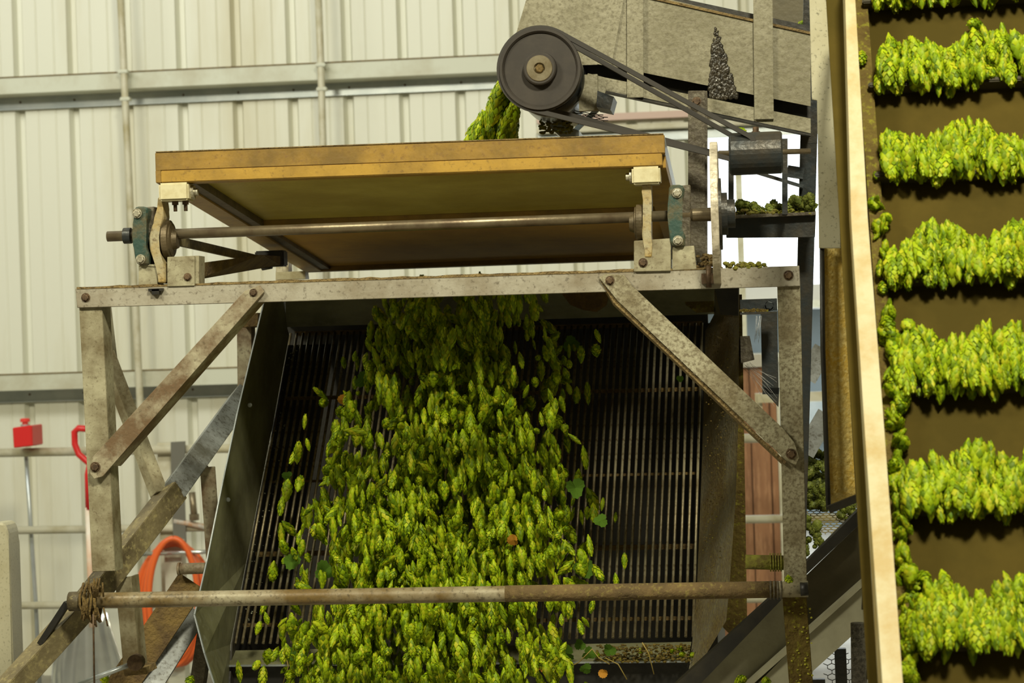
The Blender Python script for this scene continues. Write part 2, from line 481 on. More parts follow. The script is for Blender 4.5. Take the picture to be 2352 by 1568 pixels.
# shovel
SY = 5.5
sh = thing('grain_shovel', 'shovel with a red handle and silver scoop leaning on the railing', 'shovel', P(200, 1568, SY))
b = B()
b.tube([P(x, y, SY) for x, y in ((206, 985), (180, 983), (171, 992), (172, 1020), (181, 1043), (203, 1062), (212, 1066))], 8 * S(SY), 10)
b.tube([P(x, y, SY) for x, y in ((206, 985), (220, 1000), (222, 1040), (212, 1066))], 7 * S(SY), 10)
b.tube([P(209, 1060, SY), P(203, 1090, SY), P(205, 1170, SY)], 9 * S(SY), 12); b.build('grip', M['red'], sh)
b = B(); b.cyl(P(203, 1165, SY), P(212, 1440, SY), 8 * S(SY), 12); b.build('shaft', mat('orange_white_shaft', (.75, .45, .28), .4, 0, (.8, .75, .65), .5, 3, bump=0), sh)
b = B()
cols = []
for i in range(17):
    t = i / 16; ang = (t - .5) * 2
    xo = 85 * (t - .5) * 2
    colm = []
    for j in range(9):
        s_ = j / 8
        ww = .55 + .45 * min(1, s_ * 1.8)
        px = 200 + xo * ww + 4 * s_ ; py = 1400 + 230 * s_ + 18 * (abs(ang) ** 2) * (1 - s_) - (12 if j == 0 else 0)
        dy = -.10 * ang ** 2 * min(1, .2 + s_) + (.018 * math.sin(t * math.pi * 5)) * (0.3 + .7 * s_)
        colm.append(b.bm.verts.new(P(px, py, SY + .02 + dy)))
    cols.append(colm)
for i in range(16):
    for j in range(8):
        f = b.bm.faces.new([cols[i][j], cols[i + 1][j], cols[i + 1][j + 1], cols[i][j + 1]]); f.smooth = True
so = b.build('scoop', M['alu'], sh)
md = so.modifiers.new('sheet', 'SOLIDIFY'); md.thickness = .003

# hose coil and strap
HY = 5.62
hs = thing('orange_hose_coil', 'coil of orange hose hanging from a strap on the railing', 'hose', P(398, 1540, HY))
for k_ in range(6):
    b = B(); pts = []
    rx = 56 + k_ * 6 + random.uniform(-2, 2); ry = 150 + random.uniform(-12, 8) - k_ * 2; cx = 398 + random.uniform(-4, 4)
    for i in range(49):
        a = 2 * math.pi * i / 48
        pts.append(P(cx + rx * math.sin(a), 1236 + k_ * 3 + ry - ry * math.cos(a), HY + .03 * k_ - .06 + .02 * math.sin(a + k_)))
    b.tube(pts, 6.8 * S(HY), 10, False); b.build('hose_loop', M['orange'], hs)
b = B(); b.pp([(392, 1015), (425, 1013), (424, 1150), (428, 1262), (400, 1268), (398, 1240), (393, 1100)], RY - .04, (0, .01, 0))
b.build('hanging_strap', M['strap'], label='dark grey strap looped over the railing holding the orange hose', cat='strap')
b = B(); q = P(384, 1240, RY - .06); b.box((q.x, RY - .12, 0), (P(430, 1240, RY).x, RY - .03, q.z)); b.build('grey_upright', M['girt'], label='broad pale upright behind the orange hose coil', cat='post')
b = B(); b.cyl(P(325, 1272, RY - .2), P(520, 1265, RY - .2), 5 * S(RY), 12); b.build('silver_rod', M['alu'], label='thin silver rod crossing in front of the orange hose', cat='rod')
b = B(); b.tube([P(400, 1196, RY - .03), P(440, 1203, RY - .03), P(480, 1212, RY - .03)], 7 * S(RY), 12); b.build('orange_grey_cable', mat('worn_orange_tube', (.45, .25, .12), .5, 0, (.5, .5, .45), .5, 20), label='short worn tube above the hose coil beside the screen side plate', cat='pipe')
b = B(); b.tube([P(441, 1130, RY - .04), P(447, 1195, RY - .04)], 8 * S(RY), 12); b.lathe(P(446, 1180, RY - .04), (0, 0, -1), [(0, .017), (0, .024), (.03, .024), (.03, .017)], 12)
b.build('hanging_pipe_stub', M['shaft'], label='short brown pipe stub hanging beside the bluish sloping beam', cat='pipe')
# ------------------------------------------------------------------ support frame
fr = thing('support_frame', 'dirty cream angle iron frame carrying the yellow shaker tray', 'frame', (P(1000, 640).x, 0, 0))
b = B()
b.prism([P(173, 662), P(1836, 610), P(1838, 657), P(177, 707)], (0, .006, 0), .0012)
b.prism([P(173, 662.3, .006), P(1836, 610.3, .006), P(1836, 615, .006), P(173, 667, .006)], (0, .05, 0))
b.build('top_beam', M['beamgrey'], fr)
b = B()
ptop = []
for i in range(60):
    x_ = 176 + (1650 - 176) * i / 59
    ptop.append(P(x_, 662 - (x_ - 173) * 52 / 1663 - random.uniform(2.0, 5.5), -.001))
ptop += [P(1650, 618, -.001), P(176, 664, -.001)]
b.prism(ptop, (0, .04, 0)); b.build('dust_ridge', M['dust'], fr)


def leg(px_t, px_b, w, Y, name, mt, side=1, d=.055, parent=fr):
    b = B(); b.pb(px_t, px_b, w, Y, d=.006, bev=.001)
    s0 = S(Y) * w / 2
    o = Vector((side * (s0 - .003), 0.006, 0)); e = .055
    a1 = P(*px_t, Y) + o; a2 = P(*px_b, Y) + o
    b.beam(a1 + Vector((0, d / 2, 0)), a2 + Vector((0, d / 2, 0)), .006, d)
    return b.build(name, mt, parent)


leg((208, 704), (238, 1312), 56, .008, 'leg', M['cream'])
leg((1812, 655), (1828, 1352), 51, .008, 'leg', M['cream_speck'], -1)
lo = leg((1823, 1345), (1850, 1700), 54, -.004, 'leg', M['mossy'], -1)
lo['label'] = 'brown moss-crusted lower leg'
b = B(); b.pp([(562, 668), (596, 655), (607, 670), (262, 1063), (236, 1094), (216, 1100), (207, 1088), (212, 1050)], -.010, (0, .006, 0), .001)
b.prism([P(607, 672, -.004), P(262, 1065, -.004), P(258, 1069, -.004), P(603, 676, -.004)], (0.004, .05, -.004)); b.build('brace', M['cream_rust'], fr)
b = B(); b.pp([(1376, 638), (1390, 629), (1434, 632), (1452, 656), (1800, 985), (1826, 1018), (1836, 1052), (1828, 1068), (1806, 1058), (1418, 690)], -.010, (0, .006, 0), .001)
b.build('brace', M['cream_speck'], fr)
b = B(); b.prism([P(1376, 640, -.004), P(1418, 692, -.004), P(1806, 1060, -.004), P(1802, 1066, -.004), P(1410, 696, -.004)], (-.004, .04, -.004)); b.build('brace_edge', M['dust'], fr)
# bolts
for (x_, y_, r_, m_) in ((197, 683, 8, 'bolt'), (582, 672, 7, 'bolt'), (219, 1072, 9, 'bolt'), (1401, 644, 8, 'bolt'), (1817, 1042, 9, 'bolt'), (1811, 632, 8.5, 'bolt')):
    b = B(); b.bolt(P(x_, y_, -.010 if (x_ not in (197, 1811)) else 0), r_ * S(0)); b.build('bolt', M[m_], fr)
b = B(); b.box(P(1625, 652) - Vector((.012, .012, 0)), P(1625, 628) + Vector((.012, -.001, 0))); b.cyl(P(1628, 660, -.008), P(1628, 610, -.008), .006, 8); b.build('hanging_bolt', M['bolt'], fr)
b = B(); b.box(P(357, 676, -.01) - Vector((.008, 0, 0)), P(357, 664, -.01) + Vector((.008, .012, 0))); b.box(P(357, 668, -.01) - Vector((.016, 0, 0)), P(357, 662, -.01) + Vector((.016, .012, 0))); b.build('hanging_bolt', M['black'], fr)
# rear left brace
b = B(); b.beam(P(243, 812, .45), P(366, 1135, .34), .032, .032, roll=math.radians(38), bev=.001); b.build('rear_brace', M['cream'], fr)
b = B(); b.beam(P(225, 700, .5), P(240, 830, .5), .05, .05); b.build('rear_leg', M['cream'], fr)
# sloping stringer
b = B(); b.beam(P(8, 1596, -.05), P(212, 1372, .07), .048, .048, roll=math.radians(40), bev=.0015); s1 = b.build('sloping_beam', M['olive'], fr)
s1['label'] = 'ochre-stained lower end of the sloping beam'
b = B(); b.beam(P(205, 1378, .075), P(400, 1128, .36), .050, .050, roll=math.radians(40), bev=.0015); s1 = b.build('sloping_beam', M['olive'], fr)
b = B(); b.beam(P(392, 1138, .35), P(556, 912, .95), .054, .054, roll=math.radians(35), bev=.0015); s2 = b.build('sloping_beam', M['bluegrey'], fr)
s2['label'] = 'bluish bare metal upper end of the sloping beam'
leg((476, 1072), (500, 1420), 36, .62, 'rear_post', M['cream_rust'], -1)
leg((282, 1325), (303, 1540), 40, .16, 'lower_leg', M['cream'])
b = B(); b.pp([(283, 1538), (332, 1534), (336, 1548), (286, 1552)], .13, (0, .09, 0)); b.build('foot_plate', M['dust'], fr)
b = B(); b.pb((440, 1335), (262, 1600), 72, .42, .36, d=.01); b.build('lower_channel', M['brownboard'], fr)
b = B(); b.pb((452, 1405), (325, 1610), 50, .5, .36, d=.012); b.build('lower_channel_face', M['bluegrey'], fr)
b = B(); b.pb((470, 1440), (440, 1640), 32, .52, d=.04); b.build('lower_post', M['darkbrown'], fr)
b = B(); b.cyl(P(180, 1572, .08), P(318, 1518, .12), 6 * S(.1), 12); b.build('tie_rod', M['galv'], fr)
b = B(); b.lathe(P(313, 1520, .11), (0, -1, 0), [(-.01, 0), (-.01, .018), (.012, .018), (.014, 0)], 14); b.build('tie_rod_eye', M['bolt'], fr)
b = B(); b.tube([P(409, 1306, .4), P(414, 1306, .4)], 15 * S(.5), 16); b.tube([P(414, 1306, .4), P(480, 1304, .4)], 13 * S(.5), 16); b.build('pivot_stub', M['cream_rust'], fr)
# cross pipe with collars
b = B(); n_ = 24
pts = [P(188 + (1856 - 188) * i / n_, 1379 - 27 * i / n_ , -.03) for i in range(n_ + 1)]
b.tube(pts, 18.5 * S(-.03), 20)
cp = b.build('cross_pipe', M['rusttube'], fr)
b = B(); b.tube(pts[14:24], 19.2 * S(-.03), 20); b.build('dust_sleeve', mat('brown_caked_dust', (.17, .11, .04), .9, 0, (.10, .065, .025), .5, 12, (.24, .19, .05), .2, 60, .5), cp)
b = B(); b.tube([P(160, 1381, -.03), P(192, 1380, -.03)], 23 * S(-.03), 18); b.build('clamp', M['olive'], cp)
for x_ in (1768, 1776, 1784, 1792):
    b = B(); b.tube([P(x_, 1355, -.03), P(x_ + 4, 1355, -.03)], 21.5 * S(-.03), 18); b.build('thread_ring', M['darkbrown'], cp)
b = B(); b.tube([P(1838, 1353, -.05), P(1856, 1352, -.05)], 15 * S(-.03), 8); b.build('end_nut', M['black'], cp)
b = B(); b.pb((152, 1385), (90, 1480), 14, -.02, d=.02); b.build('clamp_tail', M['black'], fr)
# dry vine wrapped on pipe end
b = B()
for k_ in range(7):
    xx = 188 + k_ * 6 + random.uniform(-2, 2); pts = []
    for i in range(13):
        a = i / 12 * 2 * math.pi
        pts.append(P(xx + 5 * math.sin(a * .5), 1384, -.03) + Vector((random.uniform(-.004, .004), math.cos(a) * .03, math.sin(a) * (.033 + .01 * random.random()))))
    b.tube(pts, .0028, 5)
for k_ in range(8):
    x_ = random.uniform(190, 240); b.tube([P(x_, 1370, -.06), P(x_ + random.uniform(-10, 10), 1350 - random.uniform(0, 25), -.07)], .0022, 4)
    b.tube([P(x_, 1395, -.05), P(x_ + random.uniform(-10, 10), 1425 + random.uniform(0, 15), -.06)], .0022, 4)
b.build('dried_vine', M['brownboard'], label='dried vine wound around the left end of the cross pipe', cat='vine', kind='stuff')
b = B(); b.tube([P(214, 1410, -.07), P(215, 1470, -.06), P(217, 1600, -.06)], .0022, 5); b.build('hanging_twine', M['bolt'], label='thin dark twine hanging from the left end of the cross pipe', cat='string')

# ------------------------------------------------------------------ shaker tray
TY = -.02; TB = 1.55
fl = P(358, 420, TY); frr = P(1527, 380, TY); tl = P(358, 350, TY)
zb = P(705, 626, TB).z
x0, x1 = fl.x, P(1527, 345, TY).x
zf = fl.z; zh = tl.z - fl.z
print('tray', x0, x1, zf, zb, 'z right', frr.z)
tray = thing('shaker_tray', 'yellow varnished wooden tray tilted above the screen', 'tray', ((x0 + x1) / 2, .7, zb))
zfr = frr.z


def tz(Y, x=None):
    t = (Y - TY) / (TB - TY); f = 0 if x is None else (x - x0) / (x1 - x0)
    return (zf + (zfr - zf) * f) * (1 - t) + zb * t


def slab(xa, xb, ya, yb, h0, h1):
    """box lying along the tilted tray, heights over its bottom plane"""
    c = []
    for h in (h0, h1):
        for (xx, yy) in ((xa, ya), (xb, ya), (xb, yb), (xa, yb)):
            c.append((xx, yy, tz(yy, xx) + h))
    return c


T = .022
b = B(); b.hexa(slab(x0, x1, TY, TY + T, .026, zh), .0015); b.build('front_board', M['wood_y'], tray)
b = B(); b.hexa(slab(x0 + .012, x1 - .006, TY - .002, TY + .03, 0, .0255), .0015); b.build('front_rail', M['wood_y2'], tray)
b = B(); b.hexa(slab(x0, x0 + .012, TY - .001, TY + .03, 0, .027), .001); b.build('corner_block', M['wood_y'], tray)
b = B(); b.hexa(slab(x0, x0 + T, TY + T, TB, .026, zh), .001); b.build('side_board', M['wood_y'], tray)
b = B(); b.hexa(slab(x1 - T, x1, TY + T, TB, .026, zh), .001); b.build('side_board', M['galv'], tray)
b = B(); b.hexa(slab(x0, x0 + .05, TY + .03, TB, 0, .0255), .001); b.build('side_rail', M['wood_y2'], tray)
b = B(); b.hexa(slab(x1 - .05, x1, TY + .03, TB, 0, .0255), .001); b.build('side_rail', M['wood_y2'], tray)
b = B(); b.hexa(slab(x0, x1, TB - T, TB, 0, zh), .001); b.build('back_board', M['wood_y'], tray)
ym = .72
b = B(); b.hexa(slab(x0 + .05, x1 - .05, TY + .03, ym, .022, .0275)); b.build('bottom_panel', M['ply'], tray)
b = B(); b.hexa(slab(x0 + .05, x1 - .05, ym, TB - T, .014, .020)); b.build('bottom_panel', M['ply2'], tray)
b = B(); b.hexa(slab(x0 + .05, x1 - .05, ym - .03, ym + .015, .006, .022), .001); b.build('cross_rail', M['wood_y'], tray)
b = B(); b.hexa(slab(x0 + .05, x0 + .075, TY + .03, TB, .004, .022)); b.build('inner_batten', M['disc'], tray)
b = B(); b.hexa(slab(x0 + .002, x1 - .002, TY - .001, TB, zh, zh + .002)); b.build('dust_film', M['dust'], tray, kind='stuff')
# white blocks under front rail
for (a, c) in (((366, 420), (433, 462)), ((1452, 381), (1516, 424))):
    lo_ = P(a[0], c[1], -.02); hi_ = P(c[0], a[1], -.02)
    b = B(); b.box((lo_.x, -.025, lo_.z), (hi_.x, .035, tz(0, (lo_.x + hi_.x) / 2) + .001), .004)
    wb = b.build('mounting_block', M['block'], tray)
    for f in (.45, .8) if a[0] < 1000 else ():
        xx = lo_.x + (hi_.x - lo_.x) * f
        b = B(); b.cyl((xx, 0, lo_.z), (xx, 0, lo_.z - .022), .0042, 8); b.lathe((xx, 0, lo_.z + .001), (0, 0, -1), [(0, .008), (.009, .008), (.009, 0)], 6); b.build('stud', M['bolt'], wb)
    b = B(); b.lathe(((hi_.x if a[0] < 1000 else lo_.x), .005, (lo_.z + hi_.z) / 2), ((1, 0, 0) if a[0] < 1000 else (-1, 0, 0)), [(0, 0), (0, .015), (.006, .015), (.006, .008), (.014, .008), (.014, 0)], 14)
    b.build('pivot_bolt', M['zinc'], wb)

# ------------------------------------------------------------------ bearing stands on the beam (part of frame)
def sp(x_, y_, Y=0): return P(x_, y_, Y)


b = B(); b.pp([(318, 608), (362, 606), (362, 660), (318, 662)], .0, (0, .05, 0), .001); b.pp([(318, 610), (362, 606), (362, 612)], -.002, (0, .002, 0)); b.build('bearing_stand', M['cream'], fr)
b = B(); b.pp([(384, 590), (447, 587), (447, 656), (384, 658)], -.004, (0, .05, 0), .001); b.pp([(447, 587), (457, 587), (457, 655), (447, 656)], .0, (0, .05, 0))
st = b.build('bearing_stand', M['cream'], fr)
b = B(); b.bolt(P(431, 636, -.004), 7 * S(0)); b.build('bolt', M['bolt'], fr)
b = B(); b.pp([(1456, 553), (1541, 547), (1541, 622), (1456, 624)], -.006, (0, .06, 0), .001); b.build('bearing_stand', M['cream'], fr)
b = B(); b.pp([(1544, 568), (1594, 564), (1600, 618), (1544, 621)], -.002, (0, .06, 0), .001); b.build('bearing_stand', M['cream'], fr)
b = B(); b.bolt(P(1477, 603, -.006), 8 * S(0)); b.build('bolt', M['bolt'], fr)

# ------------------------------------------------------------------ drive shaft
AY = .03
ax = lambda px: P(px, 543 - (px - 247) * 53 / 1443, AY)
ds = thing('drive_shaft', 'long brown steel shaft turning under the yellow tray', 'shaft', ax(900))
xd = (ax(1690) - ax(247)).normalized()
b = B(); b.cyl(ax(247), ax(1690), 12.2 * S(AY), 24); b.build('shaft', M['shaft'], ds)
b = B(); b.lathe(ax(285), xd, [(0, 0), (0, 19 * S(0)), (.016, 19 * S(0)), (.018, 0)], 24); b.build('locking_collar', M['dark'], ds)
for (px, s_) in ((376, 1), (1480, -1)):
    c = ax(px) + Vector((0, 0, -.012))
    b = B(); rr = 46 * S(0) if s_ > 0 else 42 * S(0)
    b.lathe(c, xd * s_, [(0, 0), (0, rr * .8), (.004, rr), (.016, rr), (.018, rr * .86), (.020, rr * .86), (.022, rr * .55), (.032, rr * .45), (.033, 0)], 36)
    b.build('eccentric_disc', M['disc'], ds)
# big wheel at right end seen edge on
wc = ax(1645); R_ = 165 * S(0)
b = B(); b.lathe(wc, xd, [(-.007, .03), (-.007, R_ * .9), (-.009, R_), (-.007, R_ + .001), (.005, R_ + .001), (.007, R_), (.005, R_ * .9), (.005, .03)], 56); b.build('wheel_rim', M['bright'], ds)
b = B(); b.lathe(wc, xd, [(.006, .02), (.006, R_ * .5), (.012, R_ * .5), (.012, .045), (.024, .045), (.024, .03), (.040, .03), (.040, 0)], 40); b.build('wheel_hub', M['dark'], ds)
b = B(); b.lathe(ax(1640), -xd, [(0, 16 * S(0)), (.008, 16 * S(0)), (.045, 15 * S(0)), (.05, 12 * S(0))], 24); b.build('wheel_collar', M['shaft'], ds)

# pillow block bearings
def pillow(xl, xr, yt, yb_, label, loc, tops):
    t = thing('pillow_block_bearing', label, 'bearing', P((xl + xr) / 2, yb_, 0), 'pillow block bearings on the shaft')
    b = B(); cx = (xl + xr) / 2; h = (yb_ - yt)
    w_ = (xr - xl)
    out = [(xl, yt + 4), (xl + 6, yt), (xr - 8, yt), (xr, yt + 6), (xr - 2, yt + .18 * h), (xr - .22 * w_, yt + .3 * h), (xr - .25 * w_, yt + .68 * h), (xr + 2, yt + .82 * h), (xr, yb_), (xl + 8, yb_), (xl + 2, yb_ - 12), (xl - 2, yt + .65 * h), (xl - 4, yt + .5 * h), (xl - 3, yt + .3 * h)]
    b.pp(out, -.012, (0, .05, 0), .004); b.build('housing', M['green'], t)
    b = B(); b.pp([(xl + .45 * w_, yt + .02 * h), (xr + 14, yt), (xr + 14, yb_ + 2), (xl + .3 * w_, yb_ + 2)], .02, (0, .035, 0), .002); b.build('back_plate', M['darkbrown'], t)
    c = P(cx, yt + h * .52, AY)
    b = B(); b.lathe(c - xd * w_ * .35 * S(0), xd, [(0, .02), (0, .034), (.01, .04), (w_ * .7 * S(0) - .01, .04), (w_ * .7 * S(0), .034), (w_ * .7 * S(0), .02)], 28); b.build('bearing_ring', M['green'], t)
    for (bx, by) in tops:
        b = B(); b.bolt(P(bx, by, -.014), 8.5 * S(0)); b.build('bolt', M['zinc'], t)
    return t


pillow(308, 340, 474, 608, 'dark green bearing block at the left end of the shaft', 0, ((315, 490), (323, 595)))
pillow(1537, 1572, 424, 566, 'teal green bearing block at the right end of the shaft', 0, ((1555, 443), (1557, 552)))

# rocker yokes
def yoke(pts, wpx, label, Y=.004, ring=None):
    t = thing('rocker_arm', label, 'lever', P(pts[-1][0], pts[-1][1], Y), 'rocker arms on the shaft')
    b = B()
    L_ = []; R2 = []
    for i, (x_, y_, w_) in enumerate(pts):
        L_.append((x_ - w_ / 2, y_)); R2.append((x_ + w_ / 2, y_))
    b.pp(L_ + R2[::-1], Y - .012, (0, .05, 0), .003); b.build('arm', M['yoke'], t)
    if ring:
        b = B(); b.lathe(ring, xd, [(-.012, .03), (-.012, .048), (.012, .048), (.012, .03)], 30); b.build('strap_ring', M['yoke'], t)
    return t


yoke([(367, 452, 10), (368, 478, 14), (367, 500, 19), (358, 520, 20), (352, 545, 20), (354, 575, 20), (363, 598, 20), (370, 612, 18), (371, 650, 18)], 18,
     'beige rocker arm bowed around the shaft beside the left bearing', ring=None)
yoke([(1485, 422, 22), (1485, 440, 22), (1487, 460, 20), (1486, 500, 20), (1485, 540, 21), (1488, 560, 20), (1489, 592, 18)], 20,
     'beige rocker arm hanging from the white block at the tray right end')
# strut and brown board behind left bearing
b = B(); b.beam(P(405, 553, .05), P(612, 600, .95), .016, .02, bev=.001); b.build('push_rod', M['olive'], label='thin dark push rod from the shaft to the rear of the tray', cat='rod')
b = B(); b.pp([(458, 604), (600, 585), (640, 588), (640, 608), (458, 640)], [.12, .5, .9, .9, .12], (0, .02, 0)); b.build('dusty_board', M['brownboard'], label='brown dust-covered board beside the left bearing stand', cat='board')
b = B(); b.box(P(612, 612, .95) - Vector((.03, 0, 0)), P(625, 575, .95) + Vector((.03, .05, 0)), .003); b.cyl(P(600, 604, .93), P(622, 600, .93), .02, 12); b.build('rear_pivot_bracket', M['black'], label='black pivot bracket under the rear left corner of the tray', cat='bracket')
b = B(); b.pp([(633, 625), (700, 622), (702, 640), (633, 642)], 1.4, (0, .05, 0)); b.build('white_rear_block', M['block'], label='white block under the rear left corner of the tray', cat='block')
b = B(); b.pb((648, 590), (648, 700), 30, 1.5, d=.05); b.build('rear_post', M['cream_rust'], label='short dusty post under the rear left corner of the tray', cat='post'); b = B(); b.pb((560, 720), (562, 900), 34, 1.2, d=.05); b.build('rear_post', M['cream_rust'], label='dusty cream rear post showing left of the screen side plate', cat='post')
b = B(); b.pp([(545, 722), (592, 718), (592, 748), (545, 752)], 1.1, (0, .2, 0)); b.build('nest_ledge', M['brownboard'], label='dusty ledge at the top of the rear post left of the screen', cat='ledge')
# ------------------------------------------------------------------ screen hopper
hp = thing('screen_hopper', 'dark steel hopper with a sloping screen of steel bars', 'hopper', (P(1100, 1400, .8).x, .8, 0))
YT_, YB_ = 1.20, .60
TOPL, TOPR = P(668, 766, YT_), P(1612, 742, YT_)
BOTL, BOTR = P(540, 1478, YB_), P(1592, 1462, YB_)
b = B(); b.cyl(Vector((0, 0, 0)), BOTL - TOPL, .0031, 8)
me = None
NR = 65
for i in range(NR):
    t = i / (NR - 1)
    a = TOPL.lerp(TOPR, t); c = BOTL.lerp(BOTR, t)
    if me is None:
        me = bpy.data.meshes.new('bar')
        bb = B(); bb.cyl(Vector((0, 0, 0)), c - a, .0036, 8)
        base = (c - a); bb.bm.to_mesh(me); me.materials.append(M['rod'])
    o = bpy.data.objects.new('bar', me); COL.objects.link(o); o.parent = hp
    o.location = a - WO[hp.name]
    q = base.rotation_difference(c - a); o.rotation_mode = 'QUATERNION'; o.rotation_quaternion = q
    s_ = (c - a).length / base.length; o.scale = (s_, s_, s_)
b.bm.free()
for f, th in ((.0, .012), (.23, .010), (.51, .006), (.74, .012), (.955, .008)):
    a = TOPL.lerp(BOTL, f) + Vector((0, .06, 0)); c = TOPR.lerp(BOTR, f) + Vector((0, .06, 0))
    b = B(); b.beam(a, c, th, .012); b.build('cross_bar', M['brownboard'], hp)
# side plate left
wl = [(612, 680), (588, 770), (545, 950), (505, 1140), (475, 1290), (447, 1412), (470, 1500), (500, 1600), (520, 1600), (529, 1480), (575, 1230), (625, 970), (664, 768), (657, 750), (660, 680)]
wy = [.80, .72, .58, .45, .35, .25, .22, .20, .45, .55, .80, 1.0, 1.17, 1.15, 1.05]
b = B()
Ls = [(612, 670, .80), (592, 752, .74), (545, 950, .58), (505, 1140, .45), (475, 1290, .35), (447, 1412, .25), (470, 1500, .22), (502, 1600, .20)]
Rs = [(660, 670, 1.05), (659, 752, 1.15), (664, 770, 1.17), (629, 960, 1.01), (594, 1140, .87), (565, 1290, .74), (529, 1480, .57), (522, 1600, .5)]
va = []
for l, r in zip(Ls, Rs):
    va.append([P(*l), P(*r)])
for (l1, r1), (l2, r2) in zip(va, va[1:]):
    e = Vector((0, .004, 0))
    b.hexa([l1, r1, r1 + e, l1 + e, l2, r2, r2 + e, l2 + e])
bmesh.ops.remove_doubles(b.bm, verts=b.bm.verts, dist=1e-5)
b.build('side_plate', M['wing'], hp)
b = B()
e1 = [v[0] for v in va]
for p, q in zip(e1, e1[1:]): b.beam(p, q, .003, .006)
b.build('plate_edge', M['galv'], hp)
for (x_, y_) in ((574, 930), (524, 1147)):
    b = B(); b.bolt(P(x_, y_, .64 if y_ < 1000 else .52), 4 * S(.5)); b.build('rivet', M['galv'], hp)
# top plate
b = B(); b.pp([(655, 648), (1645, 618), (1640, 721), (657, 751)], [.95, .95, 1.15, 1.15], (0, .004, 0)); b.build('top_plate', M['wing'], hp)
b = B(); b.pp([(1285, 668), (1400, 664), (1392, 700), (1370, 716), (1340, 712), (1310, 700)], .93, (0, .03, 0)); b.bm.faces.ensure_lookup_table()
b.build('dust_clump', M['brownboard'], hp)
b = B(); b.pp([(1560, 655), (1640, 652), (1640, 716), (1600, 718), (1575, 700)], 1.09, (0, .02, 0)); b.build('dust_clump', M['mossy'], hp)
# right side plate
b = B()
Lr = [(1642, 640, 1.0), (1640, 722, 1.13), (1620, 760, 1.17), (1616, 950, 1.0), (1608, 1180, .8), (1600, 1360, .66), (1590, 1475, .57), (1582, 1540, .5)]
Rr = [(1698, 640, .72), (1698, 730, .70), (1697, 800, .66), (1696, 960, .58), (1690, 1140, .5), (1676, 1340, .42), (1668, 1425, .38), (1604, 1532, .47)]
vb = [[P(*l), P(*r)] for l, r in zip(Lr, Rr)]
for (l1, r1), (l2, r2) in zip(vb, vb[1:]):
    e = Vector((0, .004, 0))
    b.hexa([l1, r1, r1 + e, l1 + e, l2, r2, r2 + e, l2 + e])
bmesh.ops.remove_doubles(b.bm, verts=b.bm.verts, dist=1e-5)
b.build('side_plate', M['wing_r'], hp)
b = B(); b.pp([(1640, 655), (1696, 652), (1696, 725), (1655, 722)], .62, (0, .03, 0)); b.build('corner_gusset', M['black'], hp)
b = B(); b.pp([(1697, 676), (1704, 676), (1716, 1425), (1690, 1470), (1660, 1440), (1690, 1140)], .74, (0, .05, 0)); b.build('side_flange', M['mossy'], hp)
b = B(); b.pp([(1700, 772), (1722, 771), (1733, 826), (1702, 834)], .70, (0, .04, 0)); b.build('felt_flap', M['darkbrown'], hp)
# lower lip
b = B(); b.pp([(528, 1494), (1588, 1474), (1580, 1518), (525, 1528)], [.60, .60, .53, .53], (0, .004, 0)); b.build('lower_lip', M['wing'], hp)
b = B(); b.prism([P(525, 1527, .528), P(1580, 1517, .528), P(1580, 1521, .528), P(525, 1531, .528)], (0, .006, 0)); b.build('lip_edge', M['galv'], hp)
# body behind the bars, walls coloured black to make the inside dark
xl = P(545, 1478, .6).x + .005; xr = P(1600, 1478, .6).x
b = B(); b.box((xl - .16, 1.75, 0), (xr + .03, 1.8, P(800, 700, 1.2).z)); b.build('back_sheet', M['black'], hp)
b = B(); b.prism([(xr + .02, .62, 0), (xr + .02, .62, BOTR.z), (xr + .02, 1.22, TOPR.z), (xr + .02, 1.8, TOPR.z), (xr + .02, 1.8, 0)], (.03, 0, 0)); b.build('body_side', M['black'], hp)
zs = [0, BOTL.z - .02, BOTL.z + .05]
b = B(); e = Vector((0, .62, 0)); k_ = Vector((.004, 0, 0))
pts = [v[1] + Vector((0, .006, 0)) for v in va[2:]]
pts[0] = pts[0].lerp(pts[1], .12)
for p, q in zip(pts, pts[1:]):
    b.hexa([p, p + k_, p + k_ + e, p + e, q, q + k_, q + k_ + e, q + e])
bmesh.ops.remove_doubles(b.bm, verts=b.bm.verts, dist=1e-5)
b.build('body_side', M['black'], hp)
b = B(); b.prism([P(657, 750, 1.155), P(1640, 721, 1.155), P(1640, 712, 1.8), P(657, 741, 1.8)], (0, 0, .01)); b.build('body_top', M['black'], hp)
b = B(); b.pp([(524, 1530), (1582, 1521), (1582, 1760), (500, 1760)], .56, (0, .01, 0)); b.build('dark_void_plate', M['black'], hp)  # black plate standing in for the unlit void below the lip

# ------------------------------------------------------------------ upper conveyor
uc = thing('upper_conveyor', 'pitted cream sided belt conveyor sloping in at the top right', 'conveyor', (P(1500, 150, .6).x, .7, P(1500, 300, .6).z))
UY = .42; BACK = 1.05
b = B(); b.pp([(1226, -60), (1300, -60), (1862, 78), (1862, 244), (1384, 148), (1322, 150), (1184, 82)], UY, (0, .004, 0)); b.build('side_panel', M['pan'], uc)
b = B(); b.pp([(1470, -14), (1862, 73), (1862, 79), (1470, -8)], UY - .004, (0, .03, 0)); b.build('dust_edge', M['dust'], uc)
b = B(); b.pp([(1350, 168), (1390, 178), (1862, 272), (1862, 308), (1392, 208), (1372, 250), (1336, 232)], UY - .004, (0, .004, 0)); b.build('lower_strip', M['pan'], uc)
b = B(); b.pp([(1300, -60), (1862, 60), (1862, 300), (1340, 190), (1300, 100)], UY + .04, (0, .16, 0)); b.build('belt_body', M['black'], uc)
